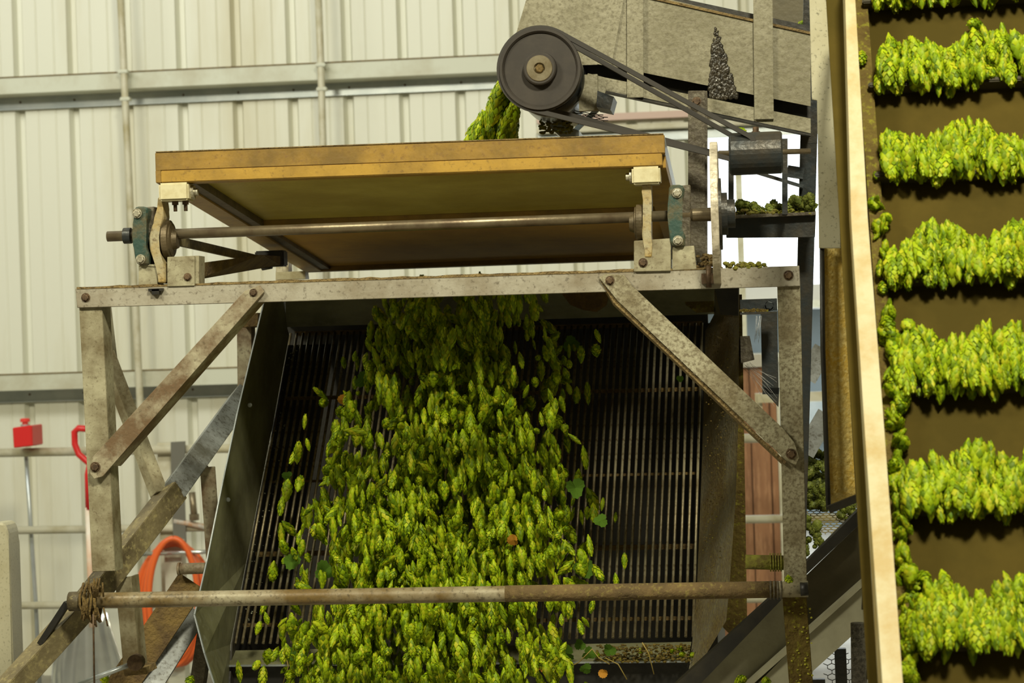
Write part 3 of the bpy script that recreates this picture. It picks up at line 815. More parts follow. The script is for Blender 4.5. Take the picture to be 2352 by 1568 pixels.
b = B(); b.prism([P(1392, 206, UY - .004), P(1862, 306, UY - .004), P(1862, 312, UY - .004), P(1392, 212, UY - .004)], (0, .03, 0)); b.build('lower_flange', M['black'], uc)
for (a, c, w_) in (((1459, -40), (1459, 224), 38), ((1752, -40), (1755, 274), 44)):
    b = B(); b.pb(a, c, w_, UY - .012, d=.006, bev=.001); b.build('strap_plate', M['pan'], uc)
b = B(); b.pb((1424, -40), (1388, 150), 32, UY - .005, d=.004); b.build('joint_plate', M['pan'], uc)
for (x_, y_) in ((1600, 233),):
    b = B(); b.bolt(P(x_, y_, .33), 8 * S(.3)); b.build('bolt', M['bolt'], uc)
# grease
b = B(); random.seed(3)
for k_ in range(420):
    t = random.random() ** .6; y_ = 60 + 165 * t; hw = 3 + 33 * t
    x_ = 1645 + 14 * t + random.uniform(-hw, hw) * .95
    r_ = random.uniform(2.5, 6) * S(UY)
    if t < .25: r_ *= .6
    bmesh.ops.create_icosphere(b.bm, subdivisions=1, radius=r_, matrix=Matrix.Translation(P(x_, y_, UY - .001)) @ Matrix.Diagonal((1, .25, 1.4, 1)))
b.build('grease_streak', mat('wet_black_grease', (.02, .017, .012), .18, 0, (.05, .04, .025), .5, 80, bump=.4, bscale=120), uc, kind='stuff', smooth=True)
# head drum
pc = P(1240, 158, .16)
b = B(); b.cyl(pc + Vector((0, .06, 0)), pc + Vector((0, .42, 0)), 88 * S(.16), 48); b.build('head_drum', mat('glossy_black_drum', (.012, .014, .016), .25, 0, bump=.1), uc)
b = B(); b.prism([P(1372, 208, .30), P(1410, 222, .30), P(1402, 252, .30), P(1370, 245, .30)], (0, .12, 0)); b.build('corner_bracket', M['dark'], uc)
b = B(); b.box(P(1330, 255, .36), P(1372, 170, .36) + Vector((0, .02, 0))); b.build('end_plate', M['pan'], uc)
# wire guard
def hexmesh(b, o, u, v, nu, nv, cell, r, inside=None):
    for j in range(nv):
        for i in range(nu):
            c = (i + (.5 if j % 2 else 0)) * cell; d_ = j * cell * .6
            p0 = o + u * c + v * d_; p1 = o + u * (c + cell * .5) + v * (d_ + cell * .22)
            p2 = o + u * (c + cell * .5) + v * (d_ + cell * .60 - 0); p3 = o + u * (c + cell) + v * d_
            for a, e in ((p0, p1), (p1, p3), (p1, p2)):
                b.tube([a, e], r, 4)


b = B(); o_ = P(1222, 240, .45); u_ = (P(1372, 262, .45) - o_).normalized(); v_ = (P(1240, 330, .75) - o_).normalized()
hexmesh(b, o_, u_, v_, 8, 8, .021, .0013)
b.build('wire_guard', M['black'], uc, kind='stuff')
b = B(); b.beam(P(1386, 238, .45), P(1300, 320, .75), .012, .004); b.build('guard_edge', M['galv'], uc)
b = B(); b.pp([(1228, 262), (1330, 300), (1330, 325), (1300, 325)], .6, (0, .2, 0)); b.build('guard_tray', M['galv'], uc)
# pulley
pu = thing('belt_pulley', 'large dark belt pulley with bright machined hub', 'pulley', pc)
A = (0, 1, 0); s_ = S(.16)
c0 = pc
b = B(); b.lathe(c0, A, [(0.004, 84 * s_), (0, 88 * s_), (0, 94 * s_), (.004, 95 * s_), (.008, 90 * s_), (.014, 88 * s_), (.020, 90 * s_), (.024, 95 * s_), (.03, 95 * s_), (.03, 84 * s_)], 72); b.build('rim', M['pulley'], pu)
b = B(); b.lathe(c0, A, [(.004, 84 * s_), (.007, 83 * s_), (.007, 40 * s_), (.02, 40 * s_), (.03, 84 * s_)], 72); b.build('web', M['pulley'], pu)
b = B(); b.lathe(c0, A, [(.007, 40 * s_), (-.008, 38 * s_), (-.010, 35 * s_), (-.010, 30 * s_)], 48); b.build('hub_ring', M['pulley'], pu)
b = B(); b.lathe(c0, A, [(-.009, 31 * s_), (-.012, 29 * s_), (-.012, 13 * s_), (-.004, 12 * s_), (-.004, 0)], 48); b.build('hub', M['hub'], pu)
b = B(); b.lathe(c0, A, [(-.004, 10 * s_), (-.010, 10 * s_), (-.011, 8.5 * s_), (-.011, 0)], 6); b.build('bolt', mat('brass_bolt', (.22, .15, .06), .4, .7), pu)


def loop(name, c1, r1, c2, r2, Y, w_, t, label):
    p1 = P(*c1, Y); p2 = P(*c2, Y); r1 *= S(Y); r2 *= S(Y)
    dx = Vector((p2.x - p1.x, 0, p2.z - p1.z)); D = dx.length; ux = dx / D; uz = Vector((-ux.z, 0, ux.x))
    ph = math.asin((r1 - r2) / D)
    pts = []
    n = 28
    a0 = math.pi / 2 - ph
    for i in range(n + 1):
        a = a0 + (2 * math.pi - 2 * a0) * i / n; pts.append((p1, r1, a))
    for i in range(n + 1):
        a = -a0 + 2 * a0 * i / n; pts.append((p2, r2, a))
    b = B(); rin = []; 
    for (p, r, a) in pts:
        d_ = ux * math.cos(a) + uz * math.sin(a)
        rin.append([b.bm.verts.new(p + d_ * (r + q) + Vector((0, yy, 0))) for q, yy in ((0, 0), (t, 0), (t, w_), (0, w_))])
    for i in range(len(rin)):
        A_, B_ = rin[i], rin[(i + 1) % len(rin)]
        for k in range(4): b.bm.faces.new([A_[k], A_[(k + 1) % 4], B_[(k + 1) % 4], B_[k]])
    return b.build(name, M['rubber'], label=label, cat='belt')


loop('drive_belt', (1240, 158), 90, (1703, 338), 26, .165, .016, .010, 'black drive belt running from the big pulley down to the dark drum')
loop('drive_belt', (1252, 163), 78, (1700, 345), 15, .24, .016, .010, 'dark inner drive belt passing behind the big pulley towards the right')

# ------------------------------------------------------------------ right machinery
b = B(); b.pb((1600, 208), (1600, 624), 39, .345, d=.006, bev=.001); b.beam(P(1621, 208, .345) + Vector((0, .03, 0)), P(1621, 624, .345) + Vector((0, .03, 0)), .006, .05)
b.build('hanger_post', M['darkbrown'], label='pitted brown upright post right behind the tray end', cat='post')
dc = thing('drum_housing', 'dark rounded drum housing with a bolt on top against the bright opening', 'housing', P(1735, 400, .42))
b = B(); c = P(1736, 352, .205); b.lathe(c - Vector((.058, 0, 0)), (1, 0, 0), [(0, 0), (0, 44 * S(.24)), (.004, 48 * S(.24)), (.112, 48 * S(.24)), (.116, 44 * S(.24)), (.116, 0)], 28); b.build('drum', M['dark'], dc)
b = B(); b.cyl(P(1650, 352, .24), P(1862, 347, .24), 6 * S(.4), 14); b.build('axle', M['shaft'], dc)
b = B(); b.bolt(P(1736, 305, .24), .007, (0, 0, 1), .012); b.build('bolt', M['bolt'], dc)
for x_ in (1679, 1803):
    b = B(); b.pb((x_, 318), (x_, 492), 12, .36, d=.05); b.build('side_arm', M['dark'], dc)
b = B(); b.pb((1740, 396), (1845, 428), 7, .5, d=.02); b.pb((1808, 392), (1846, 398), 26, .52, d=.02); b.build('slanting_tie', M['dark'], dc)
col = thing('tower_column', 'dark blue-grey steel column rising in front of the bright opening', 'column', P(1846, 1020, .55))
b = B(); b.pb((1866, -40), (1858, 330), 38, .5, .52, d=.05, bev=.002); b.build('upper_post', M['dark'], col)
b = B(); b.pb((1858, 320), (1826, 1560), 38, .52, .62, d=.05, bev=.002, w2px=32); b.build('lower_post', M['dark'], col)
b = B(); b.pb((1775, -30), (1860, -10), 70, .95, d=.3); b.pp([(1775, -20), (1855, -20), (1850, 68), (1772, 48)], .9, (0, .1, 0)); b.build('dark_gusset', M['chutegrey'], col)
sb = thing('shelf_beam', 'dark steel shelf beam with hops heaped on it at the bright opening', 'beam', P(1770, 545, .45))
b = B(); b.pp([(1668, 502), (1874, 492), (1872, 545), (1668, 546)], .44, (0, .006, 0), .001); b.build('web', M['dark'], sb)
b = B(); b.pp([(1668, 494), (1874, 486), (1874, 493), (1668, 502)], .42, (0, .12, 0)); b.build('top_flange', M['darkbrown'], sb)
b = B(); b.pb((1700, 702), (1785, 699), 28, .5, d=.01); b.pb((1700, 720), (1785, 717), 5, .46, d=.05); b.bolt(P(1767, 701, .5), .010)
b.build('short_cross_beam', M['dark'], label='short dark cross beam with a bolt under the frame top at right', cat='beam')
b = B(); b.pb((1766, 716), (1770, 905), 37, .60, d=.03); b.pp([(1748, 890), (1790, 890), (1788, 935)], .60, (0, .01, 0)); b.build('dark_strut', M['dark'], label='dark flat strut hanging between the screen and the right frame leg', cat='strut')
b = B(); b.beam(P(1852, 870, .9), P(1892, 800, .9), .05, .01); b.beam(P(1848, 1040, .9), P(1900, 950, .9), .05, .01); b.build('crossed_braces', M['bluegrey'], label='grey diagonal braces seen between the column and the yellow chute', cat='brace')
b = B(); b.cyl(P(1712, 1290, .3), P(1800, 1292, .3), 17 * S(.3), 14)
for i in range(5): b.lathe(P(1768 + i * 6, 1291, .3), (1, 0, 0), [(0, .012), (0, .021), (.003, .021), (.003, .012)], 14)
b.build('moss_covered_pipe', M['grass'], label='short horizontal pipe furred with moss left of the right leg', cat='pipe')
b = B(); b.beam(P(1740, 914, RY), P(2000, 906, RY), .045, .03); b.build('rail', M['rail'], rl); b = B(); b.pb((1742, 903), (1745, 1010), 16, RY + .03, d=.03); b.build('post', M['rail'], rl)

# yellow chute
yc = thing('pollen_chute', 'narrow half-round chute coated with yellow pollen dust', 'chute', P(1930, 1175, -.43))
b = B(); rows = []
for j in range(15):
    t = j / 14; cx = 1916 + 20 * t; y_ = 560 + 610 * t; r_ = 33 + 4 * t
    row = []
    for i in range(13):
        a = math.pi * (i / 12)
        q = P(cx - r_ * math.cos(a), y_ - (22 * (i / 12) * (t ** 6)), -.43); row.append(b.bm.verts.new(q + Vector((0, .014 * math.sin(a), 0))))
    rows.append(row)
for a_, c_ in zip(rows, rows[1:]):
    for i in range(12):
        f = b.bm.faces.new([a_[i], a_[i + 1], c_[i + 1], c_[i]]); f.smooth = True
o = b.build('trough', M['pollen'], yc); md = o.modifiers.new('sheet', 'SOLIDIFY'); md.thickness = .003
b = B(); b.tube([P(1888, 560, -.44), P(1890, 800, -.44), P(1903, 1170, -.44)], 5 * S(.2), 8); b.build('left_rim', M['black'], yc)
b = B(); b.beam(P(1903, 1170, -.46), P(1972, 1142, -.46), .014, .02); b.build('bottom_rim', M['black'], yc)
b = B(); b.tube([P(1944, 620, -.46), P(1952, 800, -.46), P(1972, 1150, -.46)], 5 * S(.2), 8); b.build('right_rim', M['black'], yc)
b = B(); b.pp([(1894, 884), (1912, 900), (1948, 912), (1950, 930), (1925, 940), (1897, 935)], -.415, (0, .003, 0)); b.build('grey_patch', M['chutegrey'], yc)

# inclined trough lower right
tr = thing('inclined_trough', 'dark grey sloping chute crossing the lower right corner', 'chute', P(1800, 1568, .25))
b = B(); b.pp([(1520, 1600), (1764, 1378), (1975, 1168), (1978, 1200), (1840, 1330), (1580, 1600)], .26, (0, .05, 0)); b.build('upper_rim', M['black'], tr)
b = B(); b.pp([(1580, 1600), (1800, 1372), (1830, 1500), (1700, 1600)], .32, (0, .01, 0)); b.build('lower_face', M['chutelight'], tr)
b = B(); b.pp([(1800, 1372), (1978, 1200), (1984, 1335), (1862, 1438), (1820, 1480)], .32, (0, .01, 0)); b.build('inner_face', M['chutegrey'], tr)
b = B(); b.pb((1700, 1590), (1984, 1338), 10, .26, d=.05); b.build('middle_rim', M['chutelight'], tr)
b = B(); b.pp([(1710, 1600), (1860, 1448), (1986, 1345), (1990, 1430), (1868, 1540), (1840, 1600)], .27, (0, .05, 0)); b.build('outer_face', M['chutelight'], tr)
b = B(); b.tube([P(1972, 1430, .15), P(1974, 1600, .15)], 18 * S(.15), 16); b.build('braided_hose', M['silver'], label='braided silver hose standing beside the elevator board at the bottom', cat='hose')
b = B(); b.pb((1930, 1490), (1935, 1620), 26, .35, d=.02); b.pb((1880, 1560), (1882, 1640), 30, .35, d=.02); b.build('dark_bar', M['dark'], label='dark upright bar under the sloping chute at the bottom right', cat='bar')
b = B(); hexmesh(b, P(1890, 1500, .6), Vector((1, 0, 0)), Vector((0, 0, -1)), 3, 10, .02, .0012); b.build('chain_mesh', M['black'], label='bit of dark wire mesh below the sloping chute', cat='mesh', kind='stuff')

# wire basket behind the leg
wbk = thing('wire_basket', 'flattened wire mesh basket holding green hops right of the frame leg', 'basket', P(1905, 1290, .95))
b = B(); o_ = P(1838, 1090, 1.05); u_ = (P(1985, 1086, 1.05) - o_).normalized(); v_ = (P(1860, 1300, .75) - o_).normalized()
hexmesh(b, o_, u_, v_, 11, 26, .0155, .0014); b.build('wire_mesh', mat('yellowed_wire', (.25, .19, .04), .6, 0), wbk, kind='stuff')

# ------------------------------------------------------------------ right elevator
el = thing('hop_elevator', 'steep cleated belt elevator with cream side board at the right', 'elevator', P(2200, 1700, -1.4))
b = B(); b.pp([(1858, -40), (1922, -40), (1931, 570), (1881, 570), (1878, 229), (1865, 229)], -.45, (0, .006, 0), .001); b.build('frame_post', M['whitepaint'], el)
b = B(); b.pp([(1922, -40), (1938, -40), (1946, 570), (1931, 570)], -.44, (0, .03, 0), .001); b.build('post_edge', M['board'], el)
b = B(); b.pp([(1931, 480), (1944, 480), (1946, 618), (1936, 622), (1932, 560)], -.43, (0, .02, 0)); b.build('post_bracket', M['whitepaint'], el)
EA = P(1950, -60, -.84); EC = P(2080, 1640, -1.62)
bl = [(1940, -60), (1962, -60), (1993, 500), (2032, 1000), (2079, 1640), (2032, 1640), (1987, 1000), (1955, 500)]
def yel(y): return -.84 - .78 * (y + 60) / 1700
b = B()
Lb = [(1940, -60), (1955, 500), (1987, 1000), (2032, 1640)]; Rb = [(1961, -60), (1993, 500), (2032, 1000), (2079, 1640)]
vv = [[P(l[0], l[1], yel(l[1])), P(r[0], r[1], yel(r[1]))] for l, r in zip(Lb, Rb)]
e = Vector((0, .30, 0))
for (l1, r1), (l2, r2) in zip(vv, vv[1:]):
    b.hexa([l1, r1, r1 + e, l1 + e, l2, r2, r2 + e, l2 + e])
bmesh.ops.remove_doubles(b.bm, verts=b.bm.verts, dist=1e-5)
b.build('side_board', M['board'], el)
# bright lining strip, and black bars painted in as slot shade beside the board
b = B(); b.pp([(1948, 560), (1957, 560), (1968, 900), (1958, 900)], [-.86 + .12] * 4, (0, .02, 0)); b.build('zinc_strip', M['galv'], el)
for (a, c, Yq) in (((1990, 1215), (1982, 1400), -1.02), ((2004, 1370), (1992, 1560), -1.1)):
    b = B(); b.pb(a, c, 6, Yq, d=.01); b.build('slot_shadow_gap', M['black'], el)
b = B(); b.bolt(P(1968, 991, -.95), 6 * S(-.95)); b.build('bolt', M['board'], el)
# belt plane
PA = P(1985, -60, -.74); PC = P(2090, 1640, -1.50)
PA = Vector((PA.x, PA.y, PA.z)); u_b = Vector((0, PC.y - PA.y, PC.z - PA.z)).normalized()
n_b = Vector((1, 0, 0)).cross(u_b)
if n_b.y > 0: n_b = -n_b


def on(px, py, lift=0):
    return PP(px, py, PA, n_b) + n_b * lift


xL = P(1965, 600, -1.1).x - .02; xR = xL + 1.0
b = B()
tp = on(2200, -80); bt = on(2200, 1700)
b.hexa([(xL, tp.y, tp.z), (xR, tp.y, tp.z), (xR, tp.y + .01, tp.z), (xL, tp.y + .01, tp.z), (xL, bt.y, bt.z), (xR, bt.y, bt.z), (xR, bt.y + .01, bt.z), (xL, bt.y + .01, bt.z)])
b.build('belt', M['belt'], el)
b = B(); b.beam(on(1972, -60, .004), on(2092, 1640, .004), .022, .012, ref=tuple(n_b)); b.build('mossy_edge', M['mossy'], el)
b = B(); b.box((xR, bt.y, bt.z - .1), (xR + .03, tp.y + .2, tp.z + .1)); b.build('far_side_board', M['board'], el)
rows_px = [12, 205, 412, 650, 902, 1178, 1490]
for ry in rows_px:
    q = on(2200, ry)
    b = B(); b.beam(Vector((xL + .06, q.y, q.z)) + n_b * .012, Vector((xR, q.y, q.z)) + n_b * .012, .010, .024, ref=tuple(n_b), bev=.002); b.build('cleat', M['cleat'], el)

# ------------------------------------------------------------------ hops
def cone_mesh(name, asp, mt, seed, petals=True):
    rnd = random.Random(seed)
    bm = bmesh.new(); L_ = 1.0; W_ = .5 / asp
    def rad(t): return W_ * (math.sin(math.pi * min(1, max(0, .06 + .90 * t)) ** .85)) ** .75
    n = 7; rings = []
    for j in range(6):
        t = j / 5; rings.append([bm.verts.new((rad(t) * .8 * math.cos(2 * math.pi * k / n), rad(t) * .8 * math.sin(2 * math.pi * k / n), (t - .5) * L_)) for k in range(n)])
    for a, c in zip(rings, rings[1:]):
        for k in range(n): bm.faces.new([a[k], a[(k + 1) % n], c[(k + 1) % n], c[k]])
    bm.faces.new(rings[0][::-1]); bm.faces.new(rings[-1])
    if petals:
        for j in range(6):
            t = .95 - j * .16; m_ = 6 if 0 < j < 5 else 4
            for k in range(m_):
                a = 2 * math.pi * (k + .5 * (j % 2)) / m_ + rnd.uniform(-.15, .15)
                r0 = rad(t) * .75; t2 = t - .26; r1 = rad(max(t - .13, .02)) * (1.14 if asp < 2 else 1.04); r2 = rad(max(t2, .02)) * (1.12 if asp < 2 else .98) + (.02 if asp < 2 else .008)
                w_ = math.pi / m_ * 1.15
                def pt(r, an, tt): return bm.verts.new((r * math.cos(an), r * math.sin(an), (tt - .5) * L_))
                p0 = pt(r0, a, t); p1 = pt(r1 * .92, a - w_ * .8, t - .12); p2 = pt(r1 * 1.05, a, t - .13); p3 = pt(r1 * .92, a + w_ * .8, t - .12); p4 = pt(r2, a + rnd.uniform(-.1, .1), max(t2, -.04))
                for q in ((p0, p1, p2), (p0, p2, p3), (p1, p4, p2), (p2, p4, p3)): bm.faces.new(q)
    me = bpy.data.meshes.new(name); 
    for f in bm.faces: f.smooth = True
    bm.to_mesh(me); bm.free(); me.materials.append(mt)
    return me


CM = [cone_mesh('hop_cone', a, M['hop'], i) for i, a in enumerate((1.5, 2.1, 2.7, 3.3))]
CD = [cone_mesh('hop_cone', a, M['hopdull'], 9 + i) for i, a in enumerate((1.3, 1.6))]


def R3(tilt, down=True):
    e = Matrix.Rotation(random.gauss(0, tilt), 4, 'Y') @ Matrix.Rotation(random.gauss(0, tilt * 1.5), 4, 'X') @ Matrix.Rotation(random.uniform(0, 6.28), 4, 'Z')
    if random.random() < .5: e = e @ Matrix.Rotation(math.pi, 4, 'X')
    return e


def put(me, mw, label, group, name='hop_cone', cat='hop cone'):
    o = bpy.data.objects.new(name, me); COL.objects.link(o); o.matrix_world = mw
    tag(o, label, cat, group); return o


def stuff(name, items, mt, label, cat='hops', group=None):
    vs, fs = [], []
    for me, mw in items:
        base_ = len(vs)
        vs.extend([tuple(mw @ v.co) for v in me.vertices])
        fs.extend([tuple(base_ + i for i in p.vertices) for p in me.polygons])
    o_ = Vector(vs[0]); me = bpy.data.meshes.new(name)
    me.from_pydata([tuple(Vector(v) - o_) for v in vs], [], fs); me.materials.append(mt)
    me.polygons.foreach_set('use_smooth', [True] * len(me.polygons))
    ob = bpy.data.objects.new(name, me); COL.objects.link(ob); ob.location = o_
    tag(ob, label, cat, group, 'stuff'); return ob


random.seed(21)
def bound(y, tab):
    for (y0, a), (y1, c) in zip(tab, tab[1:]):
        if y <= y1: return a + (c - a) * max(0, (y - y0)) / (y1 - y0)
    return tab[-1][1]


LB = [(660, 875), (760, 850), (850, 815), (1000, 760), (1150, 730), (1300, 690), (1400, 670), (1600, 620)]
RB = [(660, 1290), (760, 1310), (850, 1325), (1000, 1330), (1200, 1345), (1350, 1350), (1450, 1290), (1600, 1290)]
falls = []
while len(falls) < 3500:
    y = random.uniform(650, 1610)
    l = bound(y, LB); r = bound(y, RB)
    c_ = (l + r) / 2; h = (r - l) / 2
    u = random.gauss(-.03, .60)
    if abs(u) > 1.0:
        if random.random() > .25 or abs(u) > 1.28: continue
    x = c_ + u * h
    dens = 1.0 if y > 1150 else .50 + .50 * (y - 650) / 500
    g_ = math.sin(x * .021 + 1.3) * math.sin(y * .011 + x * .004) + .5 * math.sin(x * .05 - y * .017)
    if g_ > (.55 if y < 1150 else .85) and random.random() < .75: continue
    if y < 1080 and x > 1130 + (y - 700) * .25 and random.random() < .45: continue
    # thin wedge on the right half higher up
    if random.random() > dens: continue
    t = (y - 650) / 950
    Yd = random.uniform(.55, 1.0) * (1 - t) + random.uniform(.12, .48) * t
    L_ = random.uniform(.026, .062); sx = random.choice(CM if random.random() < .35 else CM[1:])
    if sx is CM[0]: L_ *= .62
    tilt = random.choice((.06, .14, .45)) + (.12 if abs(u) > .8 else 0)
    mw = Matrix.Translation(P(x, y, Yd)) @ Matrix.Rotation(u * .10 * -1, 4, 'Y') @ R3(tilt) @ Matrix.Scale(L_, 4)
    falls.append((Yd, sx, mw, u))
falls.sort(key=lambda q: (q[0] - .5 * (abs(q[3]) > .9)))
for q in falls[:130]:
    put(q[1], q[2], 'yellow-green hop cone falling in the stream in front of the bar screen', 'hop cones falling down the screen')
stuff('falling_hops', [(q[1], q[2]) for q in falls[130:]], M['hop'], 'dense stream of yellow-green hops tumbling down the bar screen')
# pour off the upper conveyor
pour = []
for k_ in range(150):
    t = random.random(); y = 195 + 150 * t
    cx = 1170 - 50 * t; hw = 20 + 34 * t
    mw = Matrix.Translation(P(cx + random.uniform(-hw, hw), y, random.uniform(.3, .7))) @ Matrix.Rotation(.30, 4, 'Y') @ R3(.06) @ Matrix.Scale(random.uniform(.045, .075), 4)
    pour.append((random.choice(CM[1:]), mw))
for me_, mw in pour[:12]:
    put(me_, mw, 'green hop cone pouring off the upper conveyor left of the big pulley', 'hop cones pouring off the upper conveyor')
stuff('pouring_hops', pour[12:], M['hop'], 'green hops pouring off the upper conveyor left of the big pulley')
# belt rows
inds, rest = [], []
for ri, ry in enumerate(rows_px):
    s_ = 1 + .0
    q0 = on(2200, ry)
    nn = 290
    for k_ in range(nn):
        px = random.uniform(2005 + ry * .055, 2440)
        fx = min(1, (px - 2000 - ry * .055) / 90)
        hgt = -.012 + random.random() ** .9 * (.058 + .03 * fx * random.random() + .018 * math.sin(px * .03 + ri * 2))
        base_ = on(px, ry + (px - 2200) * -.02)
        base_ = Vector((base_.x, q0.y, q0.z))
        p = base_ + (-u_b if u_b.z < 0 else u_b) * (hgt + .006) + n_b * (.016 + random.uniform(.0, .034) * (1 - max(0, hgt) * 5))
        mw = Matrix.Translation(p) @ Matrix.Rotation(-.45, 4, 'X') @ R3(.12) @ Matrix.Scale(random.uniform(.028, .056), 4)
        (inds if (k_ < 11 and px < 2352) else rest).append((random.choice(CM[1:]), mw))
for me_, mw in inds:
    put(me_, mw, 'bright green hop cone riding on a belt cleat of the elevator', 'hop cones on the elevator belt')
stuff('belt_hops', rest, M['hop'], 'rows of bright green hops heaped on the elevator belt cleats')
# loose ones along the belt edge
for (x_, y_) in ((2101, 212), (2192, 14), (2034, 518), (2075, 410), (2085, 765), (2075, 935), (2068, 950), (1978, 150), (2058, 665), (2120, 1340), (2070, 1210), (2050, 890), (2240, 75)):
    put(CM[0], Matrix.Translation(on(x_, y_, .02)) @ R3(.8) @ Matrix.Scale(random.uniform(.026, .034), 4), 'single round hop cone lying loose on the brown elevator belt', 'loose hop cones on the elevator belt')
lin = []
for k_ in range(150):
    t = random.random() ** .7; y_ = 380 + 1240 * t; x_ = 1998 + (y_ - 380) * .0675 + random.uniform(0, 30)
    lin.append((random.choice(CM), Matrix.Translation(on(x_, y_, random.uniform(.005, .03))) @ R3(.5) @ Matrix.Scale(random.uniform(.022, .036), 4)))
for me_, mw in lin[:18]:
    put(me_, mw, 'hop cone caught along the mossy left edge of the elevator belt', 'hop cones along the elevator belt edge')
stuff('edge_hops', lin[18:], M['hop'], 'small hops lining the left edge of the elevator belt')
# piles
def pile(n, f, label, group, me_l=CD, sc=(.022, .034)):
    for k_ in range(n):
        p = f(); put(random.choice(me_l), Matrix.Translation(p) @ R3(1.2) @ Matrix.Scale(random.uniform(*sc), 4), label, group)


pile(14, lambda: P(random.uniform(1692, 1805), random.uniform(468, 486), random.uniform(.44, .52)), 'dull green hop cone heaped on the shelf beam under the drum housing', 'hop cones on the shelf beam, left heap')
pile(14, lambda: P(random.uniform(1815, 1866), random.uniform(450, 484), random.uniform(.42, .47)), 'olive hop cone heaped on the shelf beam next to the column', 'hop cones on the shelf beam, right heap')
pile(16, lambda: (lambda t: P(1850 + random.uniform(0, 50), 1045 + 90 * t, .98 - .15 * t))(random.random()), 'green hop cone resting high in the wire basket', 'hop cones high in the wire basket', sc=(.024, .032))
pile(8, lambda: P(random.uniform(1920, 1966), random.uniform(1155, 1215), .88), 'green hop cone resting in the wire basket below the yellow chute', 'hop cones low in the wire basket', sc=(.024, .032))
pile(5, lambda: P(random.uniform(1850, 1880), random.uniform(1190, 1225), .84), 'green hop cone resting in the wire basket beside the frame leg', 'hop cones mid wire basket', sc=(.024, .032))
for (x_, y_, Y_, s_, lb) in ((1704, 302, .40, .026, 'single yellow-green hop cone sitting on top of the dark drum housing'), (1842, 58, .55, .03, 'hop cone perched at the top beside the dark column'),
                             (1320, 255 + 12, .5, .02, 'small hop caught in the wire guard under the big pulley'),
                             (240, 1560, .3, .03, 'bright hop cone at the bottom edge left of the lower leg'), (437, 1562, .3, .03, 'bright hop cone at the bottom edge beside the lower post'),
                             (1700, 1562, .2, .03, 'bright hop cone at the bottom edge beside the crusted leg'), (1760, 1566, .2, .03, 'bright hop cone at the bottom edge under the sloping chute'),
                             (1812, 1333, -.03, .026, 'bright hop cone lodged where the cross pipe meets the right leg')):
    put(CM[0], Matrix.Translation(P(x_, y_, Y_)) @ R3(1) @ Matrix.Scale(s_, 4), lb, None)
for (x_, y_) in ((1568, 1502), (1562, 1488), (1470, 1495), (1545, 1470 + 25), (1372, 1504), (1590, 1504)):
    put(CM[0], Matrix.Translation(P(x_, y_, .52)) @ R3(1) @ Matrix.Scale(.018, 4), 'tiny yellow-green hop stuck to the dusty lip below the bars', 'tiny hops on the lower lip')
bh = []
for k_ in range(70):
    t = random.random()
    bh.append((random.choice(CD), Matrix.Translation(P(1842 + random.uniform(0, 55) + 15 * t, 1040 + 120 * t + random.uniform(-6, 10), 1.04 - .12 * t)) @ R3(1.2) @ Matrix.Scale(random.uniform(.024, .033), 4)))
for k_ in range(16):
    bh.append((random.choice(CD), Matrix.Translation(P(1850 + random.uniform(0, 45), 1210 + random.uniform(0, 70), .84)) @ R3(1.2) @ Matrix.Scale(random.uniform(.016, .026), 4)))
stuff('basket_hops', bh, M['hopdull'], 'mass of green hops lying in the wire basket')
# moss/debris mats
def clump(name, f, n, r, label, mt, cat='debris', parent=None):
    b = B()
    for k_ in range(n):
        bmesh.ops.create_icosphere(b.bm, subdivisions=1, radius=random.uniform(.5, 1.2) * r, matrix=Matrix.Translation(f()) @ Matrix.Rotation(random.random() * 6, 4, 'X') @ Matrix.Diagonal((1, random.uniform(.4, 1), random.uniform(.4, .9), 1)))
    return b.build(name, mt, parent, label, cat, None, 'stuff')


clump('lip_debris', lambda: P(random.uniform(1370, 1585), random.uniform(1480, 1520), random.uniform(.50, .54)), 420, .0045, 'brown and yellow plant debris caked on the right of the lower lip', M['mossy'])
clump('shelf_debris', lambda: P(random.uniform(1690, 1870), random.uniform(482, 492), random.uniform(.42, .5)), 160, .006, 'dark debris under the hops on the shelf beam', M['grass'])
clump('beam_debris', lambda: P(random.uniform(1665, 1760), 612 + random.uniform(-10, 3) + abs(random.gauss(0, 3)), random.uniform(0, .03)), 90, .006, 'clumped hop debris on the right end of the frame top beam', M['grass'])
clump('beam_dirt', lambda: P(random.gauss(1626, 12), random.uniform(585, 622), random.uniform(0, .02)), 60, .007, 'brown crumbly dirt between bearing stand and wheel', M['dust'])
clump('cross_beam_moss', lambda: P(random.uniform(1700, 1765), random.uniform(710, 717), .48), 80, .004, 'yellow moss on the short dark cross beam', M['mossy'])
clump('guard_debris', lambda: P(1240 + random.random() * 75, 272 + random.random() * 34, random.uniform(.5, .6)), 90, .006, 'dark green debris lying in the wire guard under the pulley', M['grass'])
clump('side_plate_moss', lambda: (lambda t: P(1640 + random.uniform(-18, 35) - 10 * t, 760 + 560 * t, .80 - .30 * t))(random.random() ** 1.4), 260, .0022, 'yellow-green crumbs sticking to the right screen side plate', M['mossy'])
clump('leg_moss', lambda: P(random.uniform(1806, 1866), random.uniform(1370, 1600), -.005), 50, .0028, 'yellow moss specks on the lower right leg', mat('bright_moss', (.42, .40, .04), .8, 0), )
clump('back_crumbs', lambda: (lambda t: P(650 - 100 * t + random.uniform(-6, 40), 790 + 640 * t, 1.16 - .5 * t))(random.random()), 170, .002, 'pale crumbs stuck between the left bars of the screen', mat('pale_crumb', (.35, .36, .25), .6, 0))

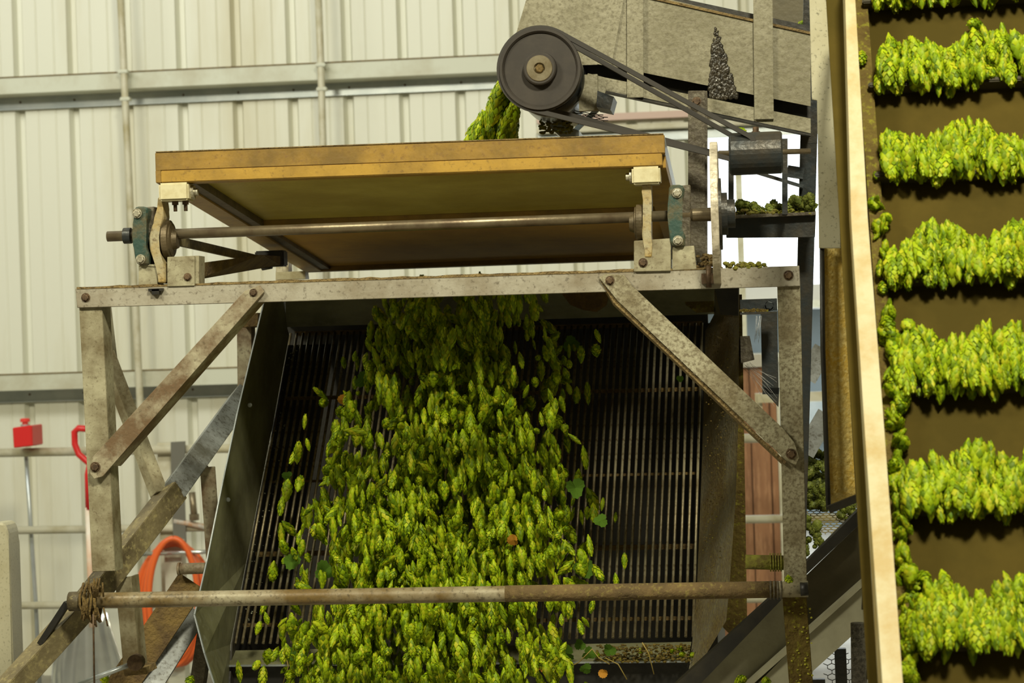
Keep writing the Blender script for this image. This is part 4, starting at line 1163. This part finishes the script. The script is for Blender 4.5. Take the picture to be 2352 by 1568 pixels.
# leaves
def leaf_mesh(name, mt, lobes=3):
    bm = bmesh.new(); c = bm.verts.new((0, 0, 0)); ring = []
    n = 26
    for i in range(n):
        a = 2 * math.pi * i / n
        r = .5 * (.62 + .38 * abs(math.cos(a * lobes / 2)) ** .7) * (1 + .06 * (-1) ** i)
        ring.append(bm.verts.new((r * math.cos(a), r * math.sin(a), .10 * math.cos(2 * a) + .08 * r)))
    for i in range(n): bm.faces.new([c, ring[i], ring[(i + 1) % n]])
    me = bpy.data.meshes.new(name); bm.to_mesh(me); bm.free(); me.materials.append(mt); return me


LM = leaf_mesh('hop_leaf', M['leaf']); LY = leaf_mesh('hop_leaf', M['leafy'], 1)
for (x_, y_, Y_, s_, k_, lb) in (
    (834, 872, .7, .045, 0, 'grey-green leaf tumbling at the left shoulder of the falling hops'),
    (789, 918, .8, .030, 1, 'brown leaf against the bars left of the falling hops'),
    (808, 1125, .55, .034, 1, 'orange withered leaf at the left edge of the falling hops'),
    (1312, 790, .9, .046, 0, 'green curled leaf at the upper right edge of the falling hops'),
    (1562, 870, .9, .020, 0, 'small pale leaf stuck on the bars beside the right brace'),
    (660, 1093, .75, .028, 0, 'small dark green leaf on the left bars of the screen'),
    (670, 1290, .5, .045, 0, 'dark green leaf blurred left of the hops above the cross pipe'),
    (745, 1310, .45, .05, 0, 'broad dark leaf left of the hops just above the cross pipe'),
    (1322, 1120, .4, .05, 0, 'dark green leaf at the right edge of the hops halfway down'),
    (1342, 1305, .4, .05, 0, 'dark leaf at the right edge of the hops above the cross pipe'),
    (1380, 1195, .4, .035, 0, 'small green leaf right of the falling hops'),
    (672, 1500, .5, .034, 0, 'dark leaf hanging on the left part of the lower lip'),
    (1300, 1500, .46, .045, 0, 'big green leaf draped on the lower lip right of the hops'),
    (1332, 1480, .47, .03, 0, 'small green leaf above the draped big leaf on the lower lip'),
    (1352, 1500, .46, .035, 0, 'middle green leaf on the lower lip'),
    (1400, 1492, .46, .034, 0, 'rightmost green leaf on the lower lip'),
    (1345, 1535, .46, .03, 0, 'green leaf dangling below the lower lip'),
    (1252, 1530, .44, .034, 1, 'orange withered leaf hanging below the lower lip'),
    (1385, 1545, .46, .024, 1, 'yellow dried leaf hanging right of the vine on the lip'),
    (960, 1040, .5, .04, 0, 'dark leaf within the falling hops left of centre'),
    (1180, 1240, .35, .03, 1, 'yellow-orange leaf within the falling hops right of centre')):
    mw = Matrix.Translation(P(x_, y_, Y_)) @ Matrix.Rotation(math.pi / 2 + random.uniform(-.5, .5), 4, 'X') @ Matrix.Rotation(random.uniform(-.5, .5), 4, 'Y') @ Matrix.Rotation(random.random() * 6, 4, 'Z') @ Matrix.Scale(s_, 4)
    put(LY if k_ else LM, mw, lb, None, 'hop_leaf', 'leaf')
for pts, lb in ((((1300, 1535), (1330, 1520), (1360, 1490), (1375, 1510), (1400, 1525)), 'thin green vine trailing over the leaves on the lower lip'),
                (((1390, 1510), (1420, 1525), (1440, 1560)), 'orange stem curving down from the lower lip'),
                (((1475, 1475), (1490, 1500), (1502, 1548)), 'straight dry stem hanging over the debris on the lip'),
                (((655, 1495), (662, 1530), (650, 1570)), 'thin stem hanging under the dark leaf at the left of the lip'),
                (((712, 1495), (708, 1530), (711, 1570)), 'pale stem hanging left of the hops under the lip')):
    b = B(); b.tube([P(x_, y_, .44) for x_, y_ in pts], .0014, 5); b.build('vine_stem', M['stem'], label=lb, cat='stem')
# cobwebs beside the frame leg
b = B()
for k_ in range(14):
    b.tube([P(1702 + random.uniform(0, 20), 838 + random.uniform(-8, 8), .7), P(1785 - random.uniform(0, 25), 925 + random.uniform(-60, 10), .3)], .0003, 3)
for k_ in range(10):
    b.tube([P(1742 + random.uniform(-8, 8), 725, .6), P(1740 + random.uniform(-8, 8), 770 + random.uniform(0, 20), .6)], .0003, 3)
b.build('cobweb', M['web'], label='cobweb strands in the gap left of the right frame leg', cat='cobweb', kind='stuff')
